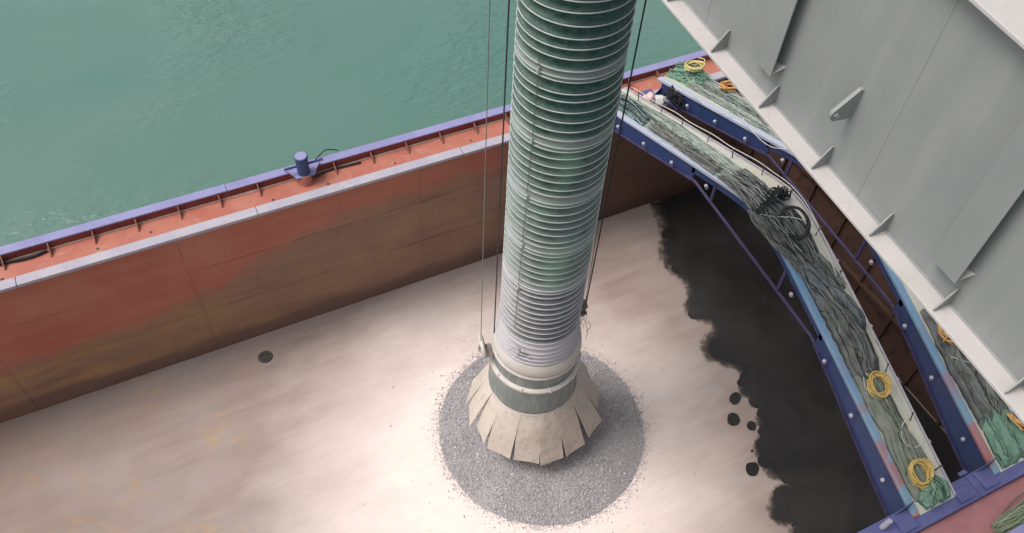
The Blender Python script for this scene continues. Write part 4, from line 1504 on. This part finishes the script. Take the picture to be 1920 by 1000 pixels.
# black lashing across
b = MB()
for k in range(9):
    pts = []
    for i in range(14):
        t_ = i / 13
        x_ = BA - 0.18 + 1.02 * t_
        y_ = 8.22 + 0.26 * t_ - 0.05 + 0.05 * math.sin(k * 2.1 + i) + 0.02 * k
        pts.append((x_, y_, P(y_) + 0.08 + 0.42 * max(0, math.sin(PI * min(1, t_ * 1.05))) ** 0.7 + 0.04 * math.sin(k * 1.3 + i * 1.9)))
    b.tube(smooth_path(pts, 3), 0.016, 5)
for k in range(60):
    t_ = random.random()
    x_ = BA - 0.15 + 1.0 * t_
    y_ = 8.22 + 0.26 * t_ + random.uniform(-0.05, 0.1)
    z_ = P(y_) + 0.10 + 0.42 * math.sin(PI * t_) ** 0.7
    b.tube([(x_, y_, z_), (x_ + random.uniform(-0.06, 0.06), y_ + random.uniform(-0.1, 0.1), z_ + random.uniform(-0.03, 0.08))], 0.006, 4)
for k in range(70):
    x_ = BA + 0.74 + random.gauss(0, 0.06)
    y_ = 8.50 + random.gauss(0, 0.07)
    z_ = P(y_) + random.uniform(0.03, 0.22)
    b.tube([(x_, y_, z_), (x_ + random.uniform(-0.1, 0.1), y_ + random.uniform(-0.1, 0.1), z_ + random.uniform(-0.06, 0.06))], 0.014, 4)
tag(b.build('lashing_rope', M['rope_black']), 'shaggy black lashing rope tied across the grey net bundle', 'rope')
# dark bundle after the lashing
s = [(8.45, -0.22, 0.55, 1.2), (8.0, -0.26, 0.78, 1.5), (7.6, -0.16, 0.80, 1.5), (7.2, 0.02, 0.78, 1.2), (6.8, 0.14, 0.72, 1.0), (6.5, 0.20, 0.62, 0.8)]
o = drape('net_bundle', 'tarp_grey', BA, s, 'dark grey bulging net bundle with a black hoop on top', 'net', 'nets and tarps on the beams', h=0.19, folds=4.0, seed=8, rolls=10, ny=90)
strands(o, BA, s, 200, GREYD, h=0.24, seed=15, wander=0.10)
# black hoop
b = MB()
for k in range(5):
    pts = []
    for i in range(26):
        a = 2 * PI * i / 26
        x_ = BA + 0.38 + (0.26 + 0.012 * k) * math.cos(a) + 0.01 * math.sin(k * 2)
        y_ = 7.70 + (0.29 + 0.012 * k) * math.sin(a)
        pts.append((x_, y_, P(y_) + 0.38 + 0.05 * math.sin(a + 1) + 0.018 * math.sin(k * 2.4 + a * 2)))
    b.tube(pts, 0.017, 5, True)
tag(b.build('rope_hoop', M['rope_black'], smooth=True), 'black rope hoop lying on the dark net bundle', 'rope')
# green-grey roll with a dark open end
s = [(7.35, 0.20, 0.62, 0.6), (7.0, 0.32, 0.80, 1.0), (6.6, 0.46, 0.94, 1.1), (6.35, 0.55, 0.98, 1.0)]
o = drape('net_roll', 'tarp_green', BA, s, 'short grey green net roll with a dark end, below the hoop', 'net', 'nets and tarps on the beams', h=0.20, folds=2.2, seed=21, rolls=6, ny=60, nu=30)
strands(o, BA, s, 70, [(0.18, 0.22, 0.19), (0.26, 0.30, 0.27), (0.05, 0.055, 0.05)], h=0.26, seed=16)
# blue-grey tarp, then dark grey tarp
s = [(7.05, 0.10, 0.45, 0.6), (6.7, 0.12, 0.62, 0.9), (6.2, 0.16, 0.86, 1.2), (5.75, 0.24, 0.98, 1.2), (5.4, 0.40, 0.98, 0.9)]
o = drape('tarpaulin', 'tarp_bluegrey', BA, s, 'crumpled blue grey tarpaulin on the near slope of the nearer beam', 'tarpaulin', 'nets and tarps on the beams', h=0.42, folds=3.4, seed=24, rolls=3, ny=100)
strands(o, BA, s, 26, [(0.03, 0.035, 0.045), (0.015, 0.016, 0.02), (0.17, 0.20, 0.21), (0.24, 0.26, 0.26)], r=(0.004, 0.011), h=0.19, seed=124, wander=0.12, follow=True)
s = [(6.5, 0.15, 0.42, 0.8), (5.9, 0.17, 0.62, 1.0), (5.3, 0.17, 0.86, 1.1), (4.85, 0.18, 0.86, 1.0), (4.6, 0.20, 0.72, 0.8)]
o = drape('tarpaulin', 'tarp_grey', BA, s, 'dark grey folded tarpaulin above the yellow coil on the nearer beam', 'tarpaulin', 'nets and tarps on the beams', h=0.42, folds=4.2, seed=27, rolls=3, ny=110)
strands(o, BA, s, 30, [(0.02, 0.022, 0.022), (0.035, 0.037, 0.036), (0.18, 0.19, 0.175), (0.010, 0.011, 0.011)], r=(0.004, 0.011), h=0.19, seed=127, wander=0.12, follow=True)
s = [(4.95, 0.18, 0.74, 0.8), (4.2, 0.17, 0.76, 0.8), (3.4, 0.17, 0.78, 0.7), (2.75, 0.17, 0.86, 0.8), (2.42, 0.18, 0.86, 1.0)]
o = drape('tarpaulin', 'tarp_green', BA, s, 'smooth grey green tarpaulin under the yellow rope coils of the nearer beam', 'tarpaulin', 'nets and tarps on the beams', h=0.30, folds=2.8, seed=31, rolls=3, ny=130)
strands(o, BA, s, 20, [(0.035, 0.042, 0.034), (0.06, 0.072, 0.058), (0.24, 0.26, 0.20), (0.15, 0.20, 0.15)], r=(0.004, 0.011), h=0.12, seed=131, wander=0.12, follow=True)
s = [(2.62, 0.30, 0.90, 1.0), (2.42, 0.26, 0.98, 1.4), (2.22, 0.32, 0.94, 1.0)]
o = drape('net_heap', 'net_green', BA, s, 'bright sea green net heap at the near end of the nearer beam', 'net', 'nets and tarps on the beams', h=0.26, folds=2.5, seed=33, rolls=8, ny=50)
strands(o, BA, s, 60, GRN, h=0.30, seed=17, wander=0.2)
# beam B
s = [(15.1, 0.30, 1.0, 0.9), (14.5, 0.35, 1.02, 1.2), (13.8, 0.40, 0.92, 1.0)]
o = drape('net_heap', 'net_green', BB, s, 'sea green net heap at the far end of the hidden beam', 'net', 'nets and tarps on the beams', h=0.30, folds=3, seed=41, rolls=8, ny=60)
strands(o, BB, s, 110, GRN, h=0.36, seed=18, wander=0.25)
s = [(14.2, 0.30, 0.95, 1.0), (13.0, 0.30, 0.90, 1.0), (11.8, 0.24, 0.85, 1.0), (10.6, 0.20, 0.85, 1.0), (9.6, 0.2, 0.9, 1.0)]
o = drape('fishing_net', 'net_pale', BB, s, 'pale grey green net on the far slope of the hidden beam', 'net', 'nets and tarps on the beams', h=0.14, folds=2.6, seed=44, ny=150)
strands(o, BB, s, 330, GREENP + GREYD[:2], r=(0.005, 0.0085), h=0.20, seed=19, wander=0.10)
s = [(5.4, 0.22, 0.80, 0.8), (4.6, 0.18, 0.86, 1.0), (3.8, 0.20, 0.96, 1.1), (3.0, 0.22, 1.0, 1.1)]
o = drape('tarpaulin', 'tarp_grey', BB, s, 'long grey tarpaulin folded along the near slope of the hidden beam', 'tarpaulin', 'nets and tarps on the beams', h=0.42, folds=4.0, seed=47, rolls=3, ny=130)
strands(o, BB, s, 30, [(0.03, 0.033, 0.032), (0.05, 0.055, 0.052), (0.20, 0.22, 0.20), (0.010, 0.011, 0.011)], r=(0.004, 0.011), h=0.19, seed=147, wander=0.12, follow=True)
s = [(3.5, 0.28, 0.92, 0.7), (3.0, 0.24, 1.0, 1.0), (2.5, 0.22, 1.04, 1.1), (2.22, 0.24, 1.0, 0.9)]
o = drape('tarpaulin', 'net_green', BB, s, 'green tarpaulin end bunched over the near coaming on the hidden beam', 'tarpaulin', 'nets and tarps on the beams', h=0.34, folds=2.6, seed=49, rolls=3, ny=80)
strands(o, BB, s, 22, [(0.03, 0.06, 0.045), (0.12, 0.24, 0.17), (0.22, 0.30, 0.23), (0.02, 0.03, 0.025)], r=(0.004, 0.011), h=0.16, seed=149, wander=0.12, follow=True)


# ------------------------------------------------------------------ ropes
def coil(x_, y_, R_, mat, label, loops=9, h=0.25, seed=0, r=0.016, zadd=0.0):
    rs = random.Random(seed)
    b = MB()
    pts = []
    slope = (P(y_ + 0.2) - P(y_ - 0.2)) / 0.4
    n_ = 22
    for k in range(loops):
        rr_ = R_ * rs.uniform(0.80, 1.08)
        cx, cy = rs.uniform(-0.03, 0.03), rs.uniform(-0.03, 0.03)
        e = rs.uniform(0.9, 1.1)
        for i in range(n_):
            a = 2 * PI * i / n_
            X_ = x_ + cx + rr_ * math.cos(a) * e
            Y_ = y_ + cy + rr_ * math.sin(a) / e
            lift = h + 0.012 * k + 0.02 * math.sin(a * 2 + k)
            pts.append((X_, Y_, P(y_) + slope * (Y_ - y_) + lift + zadd))
    b.tube(pts, r, 6)
    # loose tail
    p0 = pts[-1]
    b.tube(smooth_path([p0, (p0[0] + 0.1, p0[1] + 0.12, p0[2]), (p0[0] + 0.02, p0[1] + 0.30, p0[2] - 0.03)], 6), r * 0.9, 6)
    # two ties
    for a in (0.6, 3.6):
        cx, cy = x_ + R_ * math.cos(a), y_ + R_ * math.sin(a)
        tt = [(cx + 0.075 * math.cos(a) * math.cos(q_), cy + 0.075 * math.sin(a) * math.cos(q_), P(y_) + slope * (cy - y_) + h + 0.05 + zadd + 0.085 * math.sin(q_)) for q_ in [2 * PI * i / 12 for i in range(12)]]
        b.tube(tt, r * 0.7, 5, True)
    o = b.build('rope_coil', M[mat], smooth=True)
    return tag(o, label, 'rope', 'rope coils on the hatch beams')


coil(10.86, 4.42, 0.215, 'rope_yellow', 'ochre yellow rope coil below the dark tarpaulin, upper of two on the near slope', 10, 0.17, 1)
coil(10.80, 2.78, 0.215, 'rope_yellow', 'ochre yellow rope coil beside the green net heap at the beam end', 11, 0.17, 2)
coil(13.14, 14.40, 0.24, 'rope_straw', 'straw yellow rope coil on the green net at the far rail', 11, 0.44, 3)
coil(13.25, 13.05, 0.22, 'rope_orange', 'pale orange rope coil on the far slope beside the girder edge', 10, 0.30, 4)
coil(12.90, 4.75, 0.225, 'rope_orange', 'orange rope coil half hidden under the girder flange', 10, 0.30, 5)
# small frayed orange rope
b = MB()
for k in range(14):
    p = [(13.22 + random.uniform(-0.03, 0.03), 2.98 + random.uniform(-0.03, 0.03), P(2.9) + 0.36)]
    for i in range(4):
        q_ = p[-1]
        p.append((q_[0] + random.uniform(-0.01, 0.07), q_[1] - random.uniform(0.03, 0.12), q_[2] - random.uniform(-0.02, 0.04)))
    b.tube(smooth_path(p, 3), 0.010, 4)
tag(b.build('frayed_rope', M['rope_orange']), 'frayed brown orange rope end on the green tarpaulin by the girder', 'rope')


def rope(pts, r, mat, label, n=8):
    b = MB()
    b.tube(smooth_path(pts, n), r, 6)
    return tag(b.build('rope', M[mat], smooth=True), label, 'rope')


def on(x0, u_, y_, h_):
    return (x0 + u_, y_, P(y_) + h_)


# off-white loop hanging from the upper coil
rope([on(BA, 0.86, 4.45, 0.20), on(BA, 0.94, 4.0, 0.05), on(BA, 0.78, 3.75, 0.20), on(BA, 0.56, 3.62, 0.20), on(BA, 0.46, 3.42, 0.18), on(BA, 0.56, 3.24, 0.18), on(BA, 0.80, 3.22, 0.15), on(BA, 1.0, 3.36, 0.08)],
     0.010, 'rope_white', 'thin white cord looped over the tarpaulin between the two yellow coils')
rope([on(BA, 0.30, 4.70, 0.18), on(BA, 0.22, 4.50, 0.19), on(BA, 0.32, 4.38, 0.20), on(BA, 0.42, 4.56, 0.22), on(BA, 0.36, 4.72, 0.22), on(BA, 0.60, 4.76, 0.22)],
     0.009, 'rope_white', 'short pale cord curl left of the upper yellow coil')
rope([on(BA, 0.52, 3.0, 0.2), on(BA, 0.66, 3.25, 0.14), on(BA, 0.74, 3.6, 0.16)], 0.008, 'rope_straw', 'thin straw cord leading up from the lower yellow coil')
# handline along the far edge of beam A, over the pin heads
rope([on(BA, WA - 0.11, 14.6 - 0.5 * i, 0.26 + 0.02 * math.sin(i * 2.1)) for i in range(15)] + [on(BA, WA - 0.06, 7.0 - 0.6 * i, 0.10) for i in range(4)],
     0.011, 'rope_white', 'pale handline strung along the pins of the nearer beam', 4)
# cord hanging between beam B and A
rope([(12.47, 13.5, 5.97), (12.3, 12.9, 6.18), (12.25, 12.41, 6.33), (12.3, 12.12, 6.42), (12.47, 11.95, 6.55)], 0.010, 'rope_white', 'pale cord sagging below the far end of the hidden beam')
rope([(12.47, 11.55, 6.66), (12.3, 10.98, 6.79), (12.25, 10.55, 6.84), (12.3, 10.23, 6.89), (12.47, 9.95, 7.0)], 0.010, 'rope_white', 'pale cord sagging under the hidden beam next to the girder')
rope([on(BA, -0.20, 8.35, 0.12), on(BA, 0.05, 7.95, 0.36), on(BA, 0.42, 7.75, 0.42), on(BA, 0.78, 7.52, 0.30), on(BA, 0.86, 7.1, 0.20), on(BA, 0.72, 6.5, 0.30)], 0.009, 'rope_white', 'thin grey cord crossing over the dark net bundle')
rope([on(BB, 0.20, 4.35, 0.25), on(BB, 0.50, 4.10, 0.30), on(BB, 0.85, 3.95, 0.28)], 0.008, 'rope_white', 'thin pale cord across the grey tarpaulin of the hidden beam')
# mooring line bits by the bollard
rope([(2.7, 15.76, ZC + 0.27), (2.95, 15.95, ZC + 0.30), (3.2, 16.06, ZC + 0.36), (3.5, 16.03, ZC + 0.27)], 0.015, 'rope_black', 'dark mooring line over the rail beside the bollard')
rope([(2.75, 15.55, ZC + 0.06), (3.1, 15.66, ZC + 0.05), (3.5, 15.64, ZC + 0.05), (3.95, 15.62, ZC + 0.04)], 0.024, 'rope_black', 'dark mooring line lying on the deck right of the bollard')
rope([(-5.4, 15.64, ZC + 0.05), (-4.6, 15.66, ZC + 0.06), (-4.0, 15.60, ZC + 0.05), (-3.6, 15.66, ZC + 0.05)], 0.035, 'rope_black', 'dark rope on the deck at the left picture edge')
# black hose curl at the far ledge
b = MB()
pts = [(11.72 + 0.36 * math.cos(a) + 0.3, 14.75 + 0.20 * math.sin(a), ZC + 0.12 + 0.02 * math.sin(3 * a)) for a in [2.8 - 0.33 * i for i in range(9)]]
pts += [(12.35, 14.5, ZC + 0.2), (12.42, 14.15, ZC + 0.35), (12.40, 13.8, ZC + 0.42)]
b.tube(smooth_path(pts, 4), 0.045, 7)
tag(b.build('hose', M['navy'], smooth=True), 'dark hose curled on the far coaming between the beams', 'hose')
b = MB()
for k in range(90):
    x_ = 12.44 + random.gauss(0, 0.10)
    y_ = 14.05 + random.gauss(0, 0.20)
    z_ = P(y_) - 0.12 + random.uniform(-0.2, 0.1)
    b.tube(smooth_path([(x_, y_, z_), (x_ + random.uniform(-0.15, 0.15), y_ + random.uniform(-0.15, 0.15), z_ + random.uniform(-0.1, 0.1)), (x_ + random.uniform(-0.15, 0.15), y_ + random.uniform(-0.2, 0.2), z_ + random.uniform(-0.2, 0.05))], 3), 0.012, 4)
tag(b.build('tangled_rope', M['rope_black']), 'black rope tangle hanging at the far end of the hidden beam', 'rope')


# ------------------------------------------------------------------ sacks on the far ledge
def lump(name, c_, s_, mat, label, cat, seed, rot=0.0):
    bm = bmesh.new()
    bmesh.ops.create_icosphere(bm, subdivisions=4, radius=1.0)
    for v_ in bm.verts:
        p = v_.co.copy()
        k = 1 + 0.28 * noise.noise(p * 1.4 + Vector((seed, 0, 0))) + 0.16 * (1 - abs(noise.noise(p * 2.8 + Vector((0, seed, 0)))) * 2) * 0.6
        v_.co = Vector((p.x * s_[0] * k, p.y * s_[1] * k, max(-0.75, p.z) * s_[2] * k))
    me = bpy.data.meshes.new(name)
    bm.to_mesh(me)
    bm.free()
    me.materials.append(M[mat])
    me.polygons.foreach_set('use_smooth', [True] * len(me.polygons))
    o = bpy.data.objects.new(name, me)
    COL.objects.link(o)
    o.location = c_
    o.rotation_euler = (0, 0, rot)
    return tag(o, label, cat)


lump('cloth_bundle', (12.06, 14.66, ZC + 0.22), (0.20, 0.17, 0.20), 'sack_pink', 'crumpled pink cloth bundle on the far coaming', 'cloth', 3)
lump('sack', (12.30, 14.56, ZC + 0.19), (0.27, 0.14, 0.15), 'sack_white', 'crumpled white sack lying beside the pink bundle', 'sack', 8, -0.5)

# ------------------------------------------------------------------ near corner
b = MB()
for k in range(160):
    t0 = random.random()
    p = []
    off = random.gauss(0, 0.10)
    zz0 = ZC - 0.13 + abs(random.gauss(0, 0.07))
    for i in range(8):
        t_ = i / 7
        p.append((11.75 + 1.6 * t_, 1.36 + off * (0.4 + t_) + 0.05 * math.sin(t_ * 5 + k) - 0.02 * t_, zz0 + 0.05 * math.sin(t_ * PI)))
    cc_ = GREENP[random.randrange(4)]
    b.tube(p, 0.010, 4, col=(cc_[0] * 0.75, cc_[1] * 0.8, cc_[2] * 0.6))
tag(b.build('net_bundle', M['strand'], usecol=True), 'olive green net bundle lying on the near deck in the corner', 'net', 'nets and tarps on the beams')
b = MB()
b.lathe([(0.0, 0.0), (0.05, 0.0), (0.055, 0.02), (0.055, 0.26), (0.045, 0.30), (0.0, 0.30)], 14)
o = b.build('pipe_stub', M['stud'])
o.location = (9.66, 2.32, ZC + 0.04)
o.rotation_euler = (0.0, 0.25, 0)
shade_auto(o)
tag(o, 'short grey steel pipe stub on the near coaming', 'pipe')
